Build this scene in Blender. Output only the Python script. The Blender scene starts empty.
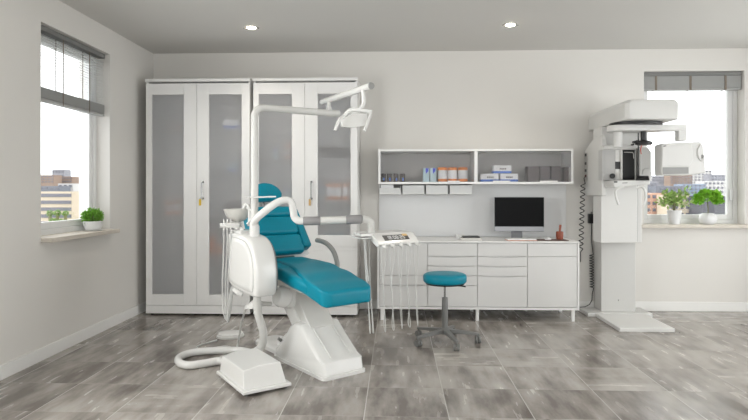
import bpy, bmesh, math, random
from mathutils import Vector, Matrix
R = math.radians
random.seed(7)
scn = bpy.context.scene
col = scn.collection

# ------------------------------------------------------------------ camera
F, CH, HY = 573.0, 1.30, 191.0
YAW = R(2.2)
CS, SN = math.cos(YAW), math.sin(YAW)
cd = bpy.data.cameras.new('camera'); cam = bpy.data.objects.new('camera', cd); col.objects.link(cam)
cam.location = (0, 0, CH); cam.rotation_euler = (R(90), 0, YAW)
cd.sensor_width = 36; cd.lens = F / 748 * 36; cd.shift_y = -19 / 748
cd.clip_end = 3000; cd.clip_start = .05
scn.camera = cam

def at(px, py, Y):                       # measured point of the place on the plane y = Y
    rx = (px - 374) / F
    dx, dy = rx * CS - SN, CS + rx * SN
    t = Y / dy
    return Vector((dx * t, Y, CH + (HY - py) / F * t))
def gr(px, py, z=0.0):                   # measured point on the plane z = z
    t = (CH - z) * F / (py - HY)
    rx = (px - 374) / F
    return Vector(((rx * CS - SN) * t, (CS + rx * SN) * t, z))
def dp(px, py, t):                       # measured point at distance t along the view axis
    rx = (px - 374) / F
    return Vector(((rx * CS - SN) * t, (CS + rx * SN) * t, CH + (HY - py) / F * t))

# ------------------------------------------------------------------ materials
def srgb(c):
    return tuple((v / 12.92 if v <= .04045 else ((v + .055) / 1.055) ** 2.4) for v in [x / 255 for x in c])
MATS = {}
def mat(name, c, rough=.5, metal=0, spec=.5, var=.0, scale=8, coat=0, emit=None, es=0, bump=0):
    if name in MATS: return MATS[name]
    m = bpy.data.materials.new(name); m.use_nodes = True
    nt = m.node_tree; b = nt.nodes['Principled BSDF']
    c = srgb(c)
    b.inputs['Base Color'].default_value = (*c, 1)
    b.inputs['Roughness'].default_value = rough
    b.inputs['Metallic'].default_value = metal
    b.inputs['Specular IOR Level'].default_value = spec
    if coat: b.inputs['Coat Weight'].default_value = coat; b.inputs['Coat Roughness'].default_value = .08
    if emit:
        b.inputs['Emission Color'].default_value = (*srgb(emit), 1); b.inputs['Emission Strength'].default_value = es
    tc = nt.nodes.new('ShaderNodeTexCoord'); n = nt.nodes.new('ShaderNodeTexNoise')
    n.inputs['Scale'].default_value = scale; n.inputs['Detail'].default_value = 4
    nt.links.new(tc.outputs['Object'], n.inputs['Vector'])
    mr = nt.nodes.new('ShaderNodeMapRange')
    mr.inputs['To Min'].default_value = 1 - var; mr.inputs['To Max'].default_value = 1 + var
    nt.links.new(n.outputs['Fac'], mr.inputs['Value'])
    vm = nt.nodes.new('ShaderNodeVectorMath'); vm.operation = 'SCALE'
    vm.inputs[0].default_value = c
    nt.links.new(mr.outputs[0], vm.inputs['Scale'])
    nt.links.new(vm.outputs[0], b.inputs['Base Color'])
    if bump:
        bp = nt.nodes.new('ShaderNodeBump'); bp.inputs['Strength'].default_value = bump; bp.inputs['Distance'].default_value = .002
        nt.links.new(n.outputs['Fac'], bp.inputs['Height']); nt.links.new(bp.outputs[0], b.inputs['Normal'])
    MATS[name] = m
    return m

WALL = mat('wall paint', (219, 216, 211), .75, var=.015, scale=2, spec=.3)
CEIL = mat('ceiling paint', (208, 206, 202), .8, var=.01, scale=2, spec=.3)
TRIM = mat('baseboard paint', (232, 231, 228), .45, var=.01)
WHITE = mat('white lacquer', (232, 231, 229), .35, var=.01)
FRONT = mat('pale grey laminate', (214, 213, 211), .42, var=.01)
CARC = mat('white laminate inside', (228, 227, 225), .6, var=.01)
PLAST = mat('white plastic', (222, 221, 218), .22, var=.01, coat=.3)
SCANW = mat('scanner white', (214, 213, 210), .35, var=.01)
SCANG = mat('scanner pale grey', (200, 199, 196), .4, var=.01)
GAP = mat('pale grey gap', (176, 175, 172), .5)
STACK = mat('shaded slat grey', (168, 168, 166), .6, var=.04)  # same slats, darkened in colour for the shade of the bundle
PLAST2 = mat('light grey plastic', (205, 204, 200), .35, var=.01)
GREYM = mat('grey rubber sleeve', (140, 138, 138), .55, var=.03)
DGREY = mat('dark grey metal', (118, 118, 116), .45, metal=.1, var=.03)
MGREY = mat('mid grey metal', (150, 150, 147), .45, metal=.1, var=.03)
TEAL = mat('teal upholstery', (0, 130, 152), .38, var=.03, scale=30, spec=.28)
PIPE = mat('teal seam', (0, 108, 132), .45, var=.03)
CHROME = mat('brushed steel', (150, 150, 150), .25, metal=1, var=.02)
BLACK = mat('black plastic', (16, 16, 17), .35, var=.02)
SCREEN = mat('black screen glass', (3, 3, 4), .35, spec=.12)
ALU = mat('silver aluminium', (160, 161, 164), .35, metal=.5, var=.01)
STONE = mat('travertine sill', (206, 198, 186), .5, var=.12, scale=14)
FRAME = mat('white window frame', (226, 226, 225), .4, var=.01)
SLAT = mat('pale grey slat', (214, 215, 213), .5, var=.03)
TAPE = mat('taupe ladder tape', (122, 112, 100), .8, var=.05)
RAIL = mat('grey head rail', (120, 120, 118), .5, var=.03)
HOSE = mat('pale grey hose', (200, 200, 197), .4, var=.01)
ORANGE = mat('orange plastic', (236, 136, 48), .4, var=.04)
PAPERW = mat('white label', (232, 232, 232), .6, var=.02)
BLUE = mat('blue print', (60, 110, 200), .5, var=.04)  # print, and the highlight painted on the brown jars
DBLUE = mat('deep blue print', (62, 76, 215), .5, var=.04)
AQUA = mat('pale aqua carton', (190, 214, 220), .55, var=.03)
BROWN = mat('dark brown jar', (84, 74, 70), .4, var=.08)
DBROWN = mat('dark grey brown card', (98, 90, 90), .6, var=.06)
WOOD = mat('reddish brown wood', (138, 66, 42), .4, var=.2, scale=30)
COPPER = mat('copper edge', (196, 140, 115), .4, var=.05)
LEATHER = mat('dark brown leather', (80, 50, 40), .5, var=.1)
YELLOW = mat('yellow tag', (228, 190, 30), .5, var=.03)
TANTAG = mat('tan tag', (196, 160, 100), .5, var=.03)
RED = mat('red laser guide', (205, 70, 55), .5, var=.03)
CERAM = mat('white ceramic', (226, 226, 226), .3, var=.01)
SOIL = mat('soil', (60, 45, 35), .9, var=.3, scale=60)
LEAF = mat('fresh green leaf', (116, 168, 62), .45, var=.35, scale=25)
LEAF2 = mat('bright green leaf', (138, 196, 58), .45, var=.35, scale=25)
LEAF3 = mat('yellow green leaf', (150, 180, 96), .45, var=.4, scale=35)
STEM = mat('green brown stem', (110, 110, 70), .6, var=.2, scale=40)
LED = mat('lamp diffuser', (255, 250, 240), .4, emit=(255, 240, 215), es=40)
MUDG = mat('inner grey panel', (190, 189, 187), .5, var=.02)
CANVAS = mat('tan button', (214, 180, 120), .5, var=.02)

def glassy(name, tint, rough, ior, diff, dcol, transp=0):
    m = bpy.data.materials.new(name); m.use_nodes = True; nt = m.node_tree
    nt.nodes.remove(nt.nodes['Principled BSDF']); out = nt.nodes['Material Output']
    rf = nt.nodes.new('ShaderNodeBsdfRefraction'); rf.inputs['Color'].default_value = (*tint, 1)
    rf.inputs['Roughness'].default_value = rough; rf.inputs['IOR'].default_value = ior
    tl = nt.nodes.new('ShaderNodeBsdfDiffuse'); tl.inputs['Color'].default_value = (*dcol, 1)
    n = nt.nodes.new('ShaderNodeTexNoise'); n.inputs['Scale'].default_value = 400
    tc = nt.nodes.new('ShaderNodeTexCoord'); nt.links.new(tc.outputs['Object'], n.inputs['Vector'])
    bp = nt.nodes.new('ShaderNodeBump'); bp.inputs['Strength'].default_value = .05
    nt.links.new(n.outputs['Fac'], bp.inputs['Height']); nt.links.new(bp.outputs[0], tl.inputs['Normal'])
    m1 = nt.nodes.new('ShaderNodeMixShader'); m1.inputs[0].default_value = diff
    nt.links.new(rf.outputs[0], m1.inputs[1]); nt.links.new(tl.outputs[0], m1.inputs[2])
    gl = nt.nodes.new('ShaderNodeBsdfGlossy'); gl.inputs['Roughness'].default_value = max(rough * .6, .08)
    fr = nt.nodes.new('ShaderNodeLayerWeight'); fr.inputs['Blend'].default_value = .04
    m2 = nt.nodes.new('ShaderNodeMixShader')
    nt.links.new(fr.outputs[1], m2.inputs[0]); nt.links.new(m1.outputs[0], m2.inputs[1]); nt.links.new(gl.outputs[0], m2.inputs[2])
    last = m2
    if transp:
        tr = nt.nodes.new('ShaderNodeBsdfTransparent'); m3 = nt.nodes.new('ShaderNodeMixShader'); m3.inputs[0].default_value = transp
        nt.links.new(m2.outputs[0], m3.inputs[1]); nt.links.new(tr.outputs[0], m3.inputs[2]); last = m3
    nt.links.new(last.outputs[0], out.inputs['Surface'])
    return m
FROST = glassy('frosted glass', (.97, .97, .98), .36, 1.34, .19, (.95, .95, .95), .09)
FROST2 = glassy('lightly frosted glass', (.97, .97, .98), .26, 1.22, .10, (.8, .8, .8), .42)
def pane_mat():
    m = bpy.data.materials.new('clear window glass'); m.use_nodes = True; nt = m.node_tree
    nt.nodes.remove(nt.nodes['Principled BSDF']); out = nt.nodes['Material Output']
    tr = nt.nodes.new('ShaderNodeBsdfTransparent'); tr.inputs[0].default_value = (.97, .98, .98, 1)
    gl = nt.nodes.new('ShaderNodeBsdfGlossy'); gl.inputs['Roughness'].default_value = .02
    fr = nt.nodes.new('ShaderNodeLayerWeight'); fr.inputs['Blend'].default_value = .05
    mx = nt.nodes.new('ShaderNodeMixShader')
    nt.links.new(fr.outputs[1], mx.inputs[0]); nt.links.new(tr.outputs[0], mx.inputs[1]); nt.links.new(gl.outputs[0], mx.inputs[2])
    nt.links.new(mx.outputs[0], out.inputs['Surface'])
    return m
PANE = pane_mat()

def floor_mat():
    m = bpy.data.materials.new('grey stone tiles'); m.use_nodes = True; nt = m.node_tree
    N, L = nt.nodes, nt.links
    b = N['Principled BSDF']
    def math_(op, a, b_=None, c=None):
        n = N.new('ShaderNodeMath'); n.operation = op
        for i, v in enumerate((a, b_, c)):
            if v is None: continue
            if isinstance(v, (int, float)): n.inputs[i].default_value = v
            else: L.new(v, n.inputs[i])
        return n.outputs[0]
    tc = N.new('ShaderNodeTexCoord'); sp = N.new('ShaderNodeSeparateXYZ'); L.new(tc.outputs['Object'], sp.inputs[0])
    P = .4875
    ux = math_('DIVIDE', math_('SUBTRACT', sp.outputs[0], .3036), P)
    uy = math_('DIVIDE', math_('SUBTRACT', sp.outputs[1], 4.278), P)
    ix, iy = math_('FLOOR', ux), math_('FLOOR', uy)
    fx, fy = math_('SUBTRACT', ux, ix), math_('SUBTRACT', uy, iy)
    cid = N.new('ShaderNodeCombineXYZ'); L.new(ix, cid.inputs[0]); L.new(iy, cid.inputs[1])
    wn = N.new('ShaderNodeTexWhiteNoise'); wn.noise_dimensions = '2D'; L.new(cid.outputs[0], wn.inputs['Vector'])
    # tile-local coordinates, shifted to a different patch of the stone pattern for each tile
    off = N.new('ShaderNodeVectorMath'); off.operation = 'SCALE'; off.inputs['Scale'].default_value = 17.3
    L.new(wn.outputs['Color'], off.inputs[0])
    ad = N.new('ShaderNodeVectorMath'); ad.operation = 'ADD'
    L.new(tc.outputs['Object'], ad.inputs[0]); L.new(off.outputs[0], ad.inputs[1])
    def noise(sx, sy, rot, scale, det, ro=.6):
        mp = N.new('ShaderNodeMapping'); mp.inputs['Scale'].default_value = (sx, sy, 1); mp.inputs['Rotation'].default_value = (0, 0, rot)
        L.new(ad.outputs[0], mp.inputs[0])
        n = N.new('ShaderNodeTexNoise'); n.inputs['Scale'].default_value = scale; n.inputs['Detail'].default_value = det
        n.inputs['Roughness'].default_value = ro
        L.new(mp.outputs[0], n.inputs['Vector']); return n.outputs['Fac']
    big = noise(1.7, .6, .2, 3.2, 7, .55)
    strk = noise(6, 1, .12, 3.0, 4, .45)
    strk2 = noise(1, 4, -.25, 2.6, 4, .45)
    sel = math_('GREATER_THAN', wn.outputs['Value'], .78)
    st = math_('ADD', math_('MULTIPLY', strk, math_('SUBTRACT', 1, sel)), math_('MULTIPLY', strk2, sel))
    fine = noise(3, 1, 0, 40, 3)
    v = math_('ADD', math_('MULTIPLY', big, .78), math_('MULTIPLY', st, .32))
    v = math_('ADD', v, math_('MULTIPLY', math_('SUBTRACT', fine, .5), .05))
    v = math_('ADD', v, math_('MULTIPLY', math_('SUBTRACT', wn.outputs['Value'], .5), .13))
    cr = N.new('ShaderNodeValToRGB'); L.new(v, cr.inputs[0])
    e = cr.color_ramp.elements
    e[0].position = .40; e[0].color = (*srgb((108, 101, 95)), 1)
    e[1].position = .80; e[1].color = (*srgb((192, 187, 180)), 1)
    k = e.new(.515); k.color = (*srgb((142, 135, 129)), 1)
    k = e.new(.60); k.color = (*srgb((162, 156, 149)), 1)
    # grout
    g = .0055
    ex = math_('MINIMUM', fx, math_('SUBTRACT', 1, fx)); ey = math_('MINIMUM', fy, math_('SUBTRACT', 1, fy))
    gm = math_('MAXIMUM', math_('LESS_THAN', ex, g), math_('MULTIPLY', math_('LESS_THAN', ey, .003), .5))
    mx = N.new('ShaderNodeMix'); mx.data_type = 'RGBA'
    L.new(gm, mx.inputs['Factor']); L.new(cr.outputs[0], mx.inputs['A']); mx.inputs['B'].default_value = (*srgb((200, 196, 190)), 1)
    L.new(mx.outputs['Result'], b.inputs['Base Color'])
    ro = math_('ADD', .13, math_('MULTIPLY', st, .22)); L.new(ro, b.inputs['Roughness'])
    b.inputs['Specular IOR Level'].default_value = .6
    bp = N.new('ShaderNodeBump'); bp.inputs['Strength'].default_value = .04; bp.inputs['Distance'].default_value = .002
    L.new(math_('SUBTRACT', v, math_('MULTIPLY', gm, .6)), bp.inputs['Height']); L.new(bp.outputs[0], b.inputs['Normal'])
    return m
FLOOR = floor_mat()

# ------------------------------------------------------------------ mesh building
class MB:
    def __init__(s): s.bm = bmesh.new()
    def box(s, lo, hi, M=None):
        lo, hi = Vector(lo), Vector(hi)
        vs = [s.bm.verts.new((x, y, z)) for x in (lo.x, hi.x) for y in (lo.y, hi.y) for z in (lo.z, hi.z)]
        if M is not None:
            for v in vs: v.co = M @ v.co
        for f in ((0, 1, 3, 2), (4, 6, 7, 5), (0, 4, 5, 1), (2, 3, 7, 6), (0, 2, 6, 4), (1, 5, 7, 3)):
            s.bm.faces.new([vs[i] for i in f])
        return s
    def hexa(s, p):                       # 8 corners: bottom ring 0-3, top ring 4-7
        vs = [s.bm.verts.new(q) for q in p]
        for f in ((3, 2, 1, 0), (4, 5, 6, 7), (0, 1, 5, 4), (1, 2, 6, 5), (2, 3, 7, 6), (3, 0, 4, 7)):
            s.bm.faces.new([vs[i] for i in f])
        return s
    def loft(s, rings, caps=True):
        vr = [[s.bm.verts.new(p) for p in r] for r in rings]
        n = len(vr[0])
        for a, b in zip(vr, vr[1:]):
            for i in range(n):
                s.bm.faces.new((a[i], a[(i + 1) % n], b[(i + 1) % n], b[i]))
        if caps:
            s.bm.faces.new(vr[0][::-1]); s.bm.faces.new(vr[-1])
        return s
    def prism(s, pts, d):                 # planar outline swept along d
        d = Vector(d); return s.loft([[Vector(p) for p in pts], [Vector(p) + d for p in pts]])
    def tube(s, pts, r, seg=14, smooth=0, radii=None):
        pts = [Vector(p) for p in pts]
        if smooth: 
            q = []
            P = [pts[0]] + pts + [pts[-1]]
            for i in range(1, len(P) - 2):
                for k in range(smooth):
                    t = k / smooth
                    a, b, c, d = P[i - 1], P[i], P[i + 1], P[i + 2]
                    q.append(.5 * ((2 * b) + (c - a) * t + (2 * a - 5 * b + 4 * c - d) * t * t + (3 * b - a - 3 * c + d) * t ** 3))
            q.append(pts[-1]); pts = q
        rings = []; up = None
        for i, p in enumerate(pts):
            d = (pts[min(i + 1, len(pts) - 1)] - pts[max(i - 1, 0)]).normalized()
            if up is None:
                up = Vector((0, 0, 1)) if abs(d.z) < .9 else Vector((1, 0, 0))
            x = (up - d * up.dot(d)).normalized(); y = d.cross(x); up = x
            rr = radii[i] if radii else r
            rings.append([p + (x * math.cos(2 * math.pi * k / seg) + y * math.sin(2 * math.pi * k / seg)) * rr for k in range(seg)])
        return s.loft(rings)
    def cyl(s, p0, p1, r, r1=None, seg=24):
        return s.tube([p0, p1], r, seg, radii=[r, r if r1 is None else r1])
    def lathe(s, c, prof, seg=32, M=None):   # prof: (r, z) from the bottom up
        c = Vector(c); rings = []
        for r, z in prof:
            ring = [Vector((max(r, 1e-4) * math.cos(2 * math.pi * k / seg), max(r, 1e-4) * math.sin(2 * math.pi * k / seg), z)) for k in range(seg)]
            rings.append([(M @ p if M else p) + c for p in ring])
        return s.loft(rings)
    def quad(s, a, b, c, d):
        s.bm.faces.new([s.bm.verts.new(p) for p in (a, b, c, d)]); return s

WM = {}
def build(name, mb, m, parent=None, loc=None, bevel=0, seg=3, sub=0, ang=32, smooth=True, free=False, wn=False):
    """links ONE mesh object; geometry is given in world metres, stored relative to its parent or its base"""
    bm = mb.bm
    bmesh.ops.recalc_face_normals(bm, faces=bm.faces)
    me = bpy.data.meshes.new(name)
    if parent is not None: M = WM[parent.name]
    else:
        if loc is None:
            xs = [v.co for v in bm.verts]
            loc = Vector(((min(v.x for v in xs) + max(v.x for v in xs)) / 2, (min(v.y for v in xs) + max(v.y for v in xs)) / 2, min(v.z for v in xs)))
        M = Matrix.Translation(loc)
    if not free: bmesh.ops.transform(bm, matrix=M.inverted(), verts=bm.verts)
    bm.to_mesh(me); bm.free()
    if smooth:
        for p in me.polygons: p.use_smooth = True
        if not sub: me.set_sharp_from_angle(angle=R(ang))
    me.materials.append(m)
    o = bpy.data.objects.new(name, me); col.objects.link(o)
    if parent is not None:
        o.parent = parent; WM[o.name] = M
    else:
        o.location = M.translation; WM[o.name] = M
    if bevel:
        md = o.modifiers.new('bevel', 'BEVEL'); md.width = bevel; md.segments = seg; md.limit_method = 'ANGLE'; md.angle_limit = R(40); md.harden_normals = True
    if sub:
        md = o.modifiers.new('subdivision', 'SUBSURF'); md.levels = sub; md.render_levels = sub
    return o
def tag(o, label, cat, group=None, kind=None):
    o['label'] = label; o['category'] = cat
    if group: o['group'] = group
    if kind: o['kind'] = kind
    return o
def thing(name, label, cat, loc, rz=0, group=None):
    o = bpy.data.objects.new(name, None); o.empty_display_size = .05; col.objects.link(o)
    o.location = loc; o.rotation_euler = (0, 0, rz)
    WM[o.name] = Matrix.Translation(loc) @ Matrix.Rotation(rz, 4, 'Z')
    return tag(o, label, cat, group)
def struct(name, mb, m, parent=None, **k):
    o = build(name, mb, m, parent, loc=None if parent else Vector((0, 0, 0)), **k)
    if parent is None: o['kind'] = 'structure'
    return o
def copy_thing(o, loc, label, group=None):
    c = o.copy(); col.objects.link(c); c.location = loc; c['label'] = label
    if group: c['group'] = group
    for ch in [x for x in col.objects if x.parent == o]:
        d = ch.copy(); col.objects.link(d); d.parent = c
        for g in [x for x in col.objects if x.parent == ch]:
            e = g.copy(); col.objects.link(e); e.parent = d
    return c
def rect_ring(mb, lo, hi, w, axis, d0, d1, wb=None, wt=None):
    """four mitre-free bars round a rectangle in the plane across `axis`; lo/hi are (a, z)"""
    a0, z0 = lo; a1, z1 = hi; wb = w if wb is None else wb; wt = w if wt is None else wt
    def bx(aa, za, ab, zb):
        if axis == 'y': mb.box((aa, d0, za), (ab, d1, zb))
        else: mb.box((d0, aa, za), (d1, ab, zb))
    bx(a0, z0, a0 + w, z1); bx(a1 - w, z0, a1, z1)
    bx(a0 + w, z0, a1 - w, z0 + wb); bx(a0 + w, z1 - wt, a1 - w, z1)
    return mb

# ------------------------------------------------------------------ room shell
XL, XR, YB, YF, ZC = -2.72, 4.40, 6.33, -2.3, 2.84
T = .30
SZ, OZ = .94, 2.60
struct('floor', MB().box((XL - T, YF - T, -.1), (XR + T, YB + T, 0)), FLOOR)
struct('ceiling', MB().box((XL - T, YF - T, ZC), (XR + T, YB + T, ZC + .15)), CEIL)
def wall_x(name, x0, x1, y0, y1, op):
    mb = MB(); a, b, z0, z1 = op
    mb.box((x0, y0, 0), (x1, a, ZC)); mb.box((x0, b, 0), (x1, y1, ZC))
    mb.box((x0, a, 0), (x1, b, z0)); mb.box((x0, a, z1), (x1, b, ZC))
    return struct(name, mb, WALL)
def wall_y(name, y0, y1, x0, x1, op):
    mb = MB(); a, b, z0, z1 = op
    mb.box((x0, y0, 0), (a, y1, ZC)); mb.box((b, y0, 0), (x1, y1, ZC))
    mb.box((a, y0, 0), (b, y1, z0)); mb.box((a, y0, z1), (b, y1, ZC))
    return struct(name, mb, WALL)
LW = (4.29, 5.35, SZ - .035, OZ)
BW = (2.69, 3.757, SZ - .035, OZ)
RW = (1.2, 5.6, .1, OZ)
FW = (-1.9, 3.9, .5, OZ)
LW2 = (.9, 3.1, SZ - .035, OZ)  # second left opening, added out of view to let in key light
mb = MB()
for (ya_, yb_, za_, zb_) in ((YF - T, LW2[0], 0, ZC), (LW2[0], LW2[1], 0, LW2[2]), (LW2[0], LW2[1], OZ, ZC), (LW2[1], LW[0], 0, ZC), (LW[0], LW[1], 0, LW[2]), (LW[0], LW[1], OZ, ZC), (LW[1], YB + T, 0, ZC)):
    mb.box((XL - T, ya_, za_), (XL, yb_, zb_))
struct('wall_left', mb, WALL)
wall_y('wall_back', YB, YB + T, XL, XR, BW)
wall_x('wall_right', XR, XR + T, YF - T, YB + T, RW)
wall_y('wall_front', YF - T, YF, XL, XR, FW)
BH = .10
for nm, lo, hi in (('baseboard_left', (XL, YF, 0), (XL + .014, YB, BH)), ('baseboard_back', (XL + .014, YB - .014, 0), (XR - .014, YB, BH)),
                   ('baseboard_right', (XR - .014, YF, 0), (XR, YB, BH))):
    struct(nm, MB().box(lo, hi), TRIM, bevel=.003, seg=2)

# windows: frame, sash, pane, handle
def window(name, axis, a0, a1, z0, z1, d0, d1, dpane, fw=.05, mull=None):
    w = struct(name, rect_ring(MB(), (a0, z0), (a1, z1), fw, axis, d0, d1), FRAME, bevel=.003, seg=2)
    mb = rect_ring(MB(), (a0 + fw, z0 + fw), (a1 - fw, z1 - fw), .055, axis, min(d0, d1) + .012, max(d0, d1) - .012)
    for m_ in mull or ():
        if axis == 'y': mb.box((m_ - .03, min(d0, d1) + .012, z0 + fw), (m_ + .03, max(d0, d1) - .012, z1 - fw))
        else: mb.box((min(d0, d1) + .012, m_ - .03, z0 + fw), (max(d0, d1) - .012, m_ + .03, z1 - fw))
    s_ = build('sash', mb, FRAME, w, bevel=.003, seg=2)
    p = MB()
    if axis == 'y': p.box((a0 + .09, dpane - .003, z0 + .09), (a1 - .09, dpane + .003, z1 - .09))
    else: p.box((dpane - .003, a0 + .09, z0 + .09), (dpane + .003, a1 - .09, z1 - .09))
    build('window_pane', p, PANE, w)
    return w
w1 = window('window_1', 'x', LW[0], LW[1], SZ, OZ, XL - .20, XL - .13, XL - .165)
w2 = window('window_2', 'y', BW[0], BW[1], SZ, OZ, YB + .13, YB + .20, YB + .165, fw=.045)
window('window_3', 'x', RW[0], RW[1], RW[2], OZ, XR + .13, XR + .20, XR + .165, mull=(2.3, 3.4, 4.5))
window('window_4', 'y', FW[0], FW[1], .5, OZ, YF - .20, YF - .13, YF - .165, mull=(-.4, 1.0, 2.4))
build('window_handle', MB().box((BW[1] - .085, YB + .105, 1.20), (BW[1] - .065, YB + .128, 1.31)), FRAME, w2, bevel=.004)
window('added_window', 'x', LW2[0], LW2[1], SZ, OZ, XL - .20, XL - .13, XL - .165, mull=(2.0,))  # unseen window, added as the source of the left key light
struct('trim_3', MB().box((XL - .13, LW2[0], SZ - .035), (XL + .09, LW2[1] + .02, SZ)), STONE, bevel=.004)
struct('trim_1', MB().box((XL - .13, LW[0], SZ - .035), (XL + .09, LW[1] + .02, SZ)), STONE, bevel=.004)
struct('trim_2', MB().box((BW[0] - .06, YB - .09, SZ - .035), (BW[1] + .12, YB + .13, SZ)), STONE, bevel=.004)

# blinds
def tape_bars(mb, lo, hi): return mb.box(lo, hi)
bl = thing('venetian_blind', 'grey slatted blind partly lowered in the window above the low bowl plant', 'blind', (XL - .07, 4.82, 2.0))
x0, x1 = XL - .105, XL - .045
ya, yb = LW[0] + .015, LW[1] - .015
build('head_rail', MB().box((x0 - .005, ya, OZ - .045), (x1 + .005, yb, OZ - .003)), RAIL, bl, bevel=.003, seg=2)
mb = MB(); z = 2.125
while z < OZ - .055:
    M = Matrix.Translation((XL - .075, 0, z)) @ Matrix.Rotation(R(17), 4, 'Y')
    mb.box((-.025, ya, -.001), (.025, yb, .001), M); z += .0222
build('slats', mb, SLAT, bl, smooth=False)
mb = MB()
for k in range(13): mb.box((x0, ya, 2.035 + k * .0062), (x1, yb, 2.035 + k * .0062 + .0042))
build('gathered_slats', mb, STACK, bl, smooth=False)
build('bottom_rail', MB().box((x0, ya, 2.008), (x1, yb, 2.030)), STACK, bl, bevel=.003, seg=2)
for py in (4.66, 5.07):
    mb = MB()
    mb.box((x1 + .001, py - .006, 2.008), (x1 + .003, py + .006, OZ - .045))
    mb.box((x0 - .003, py - .006, 2.008), (x0 - .001, py + .006, OZ - .045))
    build('ladder_tape', mb, TAPE, bl, smooth=False)
bl2 = thing('venetian_blind', 'grey blind fully raised at the top of the window behind the scanner', 'blind', ((BW[0] + BW[1]) / 2, YB + .07, 2.42))
xa, xb = BW[0] + .01, BW[1] - .012
build('head_rail', MB().box((xa, YB + .035, OZ - .045), (xb, YB + .115, OZ - .003)), RAIL, bl2, bevel=.003, seg=2)
mb = MB()
for k in range(22): mb.box((xa, YB + .04, 2.424 + k * .0059), (xb, YB + .11, 2.424 + k * .0059 + .0044))
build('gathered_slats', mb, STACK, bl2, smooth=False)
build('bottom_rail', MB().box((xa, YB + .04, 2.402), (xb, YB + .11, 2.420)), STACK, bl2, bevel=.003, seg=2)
for px in (655.5, 690, 725):
    X = at(px, 80, YB + .05).x
    mb = MB(); mb.box((X - .011, YB + .035, 2.40), (X + .011, YB + .0385, OZ - .045)); mb.box((X - .011, YB + .112, 2.40), (X + .011, YB + .115, OZ - .045))
    build('ladder_tape', mb, TAPE, bl2, smooth=False)

# ceiling downlights
def downlight(loc, label):
    t = thing('ceiling_downlight', label, 'ceiling light', loc, 0, 'recessed ceiling downlights')
    x, y, z = loc
    mb = MB(); rect_ring2 = [(.075, .0), (.075, -.008), (.055, -.010), (.05, -.004), (.05, .0)]
    mb.lathe((x, y, z), [(.058, -.0005), (.058, -.003), (.046, -.005), (.042, -.005), (.042, -.0005)], 32)
    build('trim_ring', mb, ALU, t)
    build('diffuser', MB().lathe((x, y, z), [(.041, -.001), (.041, -.009), (.03, -.012)], 24), LED, t)
    for sx in (-1, 1):
        build('spring_clip', MB().cyl((x + sx * .066, y, z - .006), (x + sx * .066, y, z - .014), .008, seg=10), DGREY, t)
    ld = bpy.data.lights.new('downlight', 'SPOT'); ld.energy = 22; ld.color = (1, .93, .84); ld.spot_size = R(120); ld.spot_blend = .8; ld.shadow_soft_size = .04
    lo = bpy.data.objects.new('downlight_lamp', ld); col.objects.link(lo); lo.location = (x, y, z - .03)
downlight((-1.36, 5.34, ZC), 'small round downlight in the ceiling in front of the tall cabinets')
downlight((1.057, 5.34, ZC), 'small round downlight in the ceiling in front of the wall shelf unit')

# ------------------------------------------------------------------ tall cabinets
CY = 5.91
def X5(px): return at(px, 191, CY).x
def Z5(py, px=250): return at(px, py, CY).z
ZT = Z5(78.7, 250); DT = Z5(83.3, 250); PL = Z5(305.4, 250)
def handle(parent, px, name='handle'):
    X = X5(px); z0, z1 = Z5(198.5), Z5(182)
    mb = MB(); mb.tube([(X, CY - .022, z0), (X, CY - .055, z0 + .008), (X, CY - .055, z1 - .008), (X, CY - .022, z1)], .0065, 10)
    mb.cyl((X, CY - .018, z0), (X, CY - .025, z0), .012, seg=12); mb.cyl((X, CY - .018, z1), (X, CY - .025, z1), .012, seg=12)
    build(name, mb, CHROME, parent)
def glass_door(parent, xa, xb, za, zb, ga, gb, gza, gzb, hpx=None):
    mb = MB()
    mb.box((xa, CY - .02, za), (ga, CY, zb)); mb.box((gb, CY - .02, za), (xb, CY, zb))
    mb.box((ga, CY - .02, za), (gb, CY, gza)); mb.box((ga, CY - .02, gzb), (gb, CY, zb))
    d = build('door', mb, WHITE, parent, bevel=.0015, seg=2)
    build('glass_pane', MB().box((ga - .004, CY - .012, gza - .004), (gb + .004, CY - .006, gzb + .004)), FROST, d)
    if hpx: handle(d, hpx)
    return d
def carcass(t, xa, xb, shelves, low=None):
    mb = MB(); YB2 = YB - .012
    mb.box((xa, CY + .002, .022), (xa + .02, YB2, ZT - .03)); mb.box((xb - .02, CY + .002, .022), (xb, YB2, ZT - .03))
    mb.box((xa + .02, YB2 - .01, .022), (xb - .02, YB2, ZT - .03)); mb.box((xa + .02, CY + .002, PL - .03), (xb - .02, YB2, PL - .01))
    build('carcass', mb, CARC, t)
    build('top_panel', MB().box((xa - .004, CY - .03, ZT - .03), (xb + .004, YB2, ZT)), WHITE, t, bevel=.002, seg=2)
    build('plinth', MB().box((xa, CY - .018, .022), (xb, CY + .002, PL - .004)), WHITE, t, bevel=.002, seg=2)
    for z in shelves: build('shelf', MB().box((xa + .022, CY + .03, z - .008), (xb - .022, YB2 - .012, z)), CARC, t)
    for x in (xa + .05, xb - .05):
        for y in (CY + .04, YB2 - .05): build('foot', MB().cyl((x, y, 0), (x, y, .023), .02, seg=12), BLACK, t)
c1a, c1b = X5(146.6), X5(250.2); c2a, c2b = X5(253.6), X5(357.5)
GT = Z5(94.5)
SH1 = [at(200, y, CY + .1).z for y in (129.5, 172, 214.5)]
SH2 = [at(300, y, CY + .1).z for y in (159, 200.5)]
t1 = thing('tall_cabinet', 'tall white cabinet with full height frosted doors by the side window', 'cabinet', ((c1a + c1b) / 2, YB - .2, 0), 0, 'tall white glazed cabinets')
SH1F = SH1 + [at(200, 254, CY + .1).z]
carcass(t1, c1a, c1b, SH1F)
mid = X5(197.4)
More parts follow.
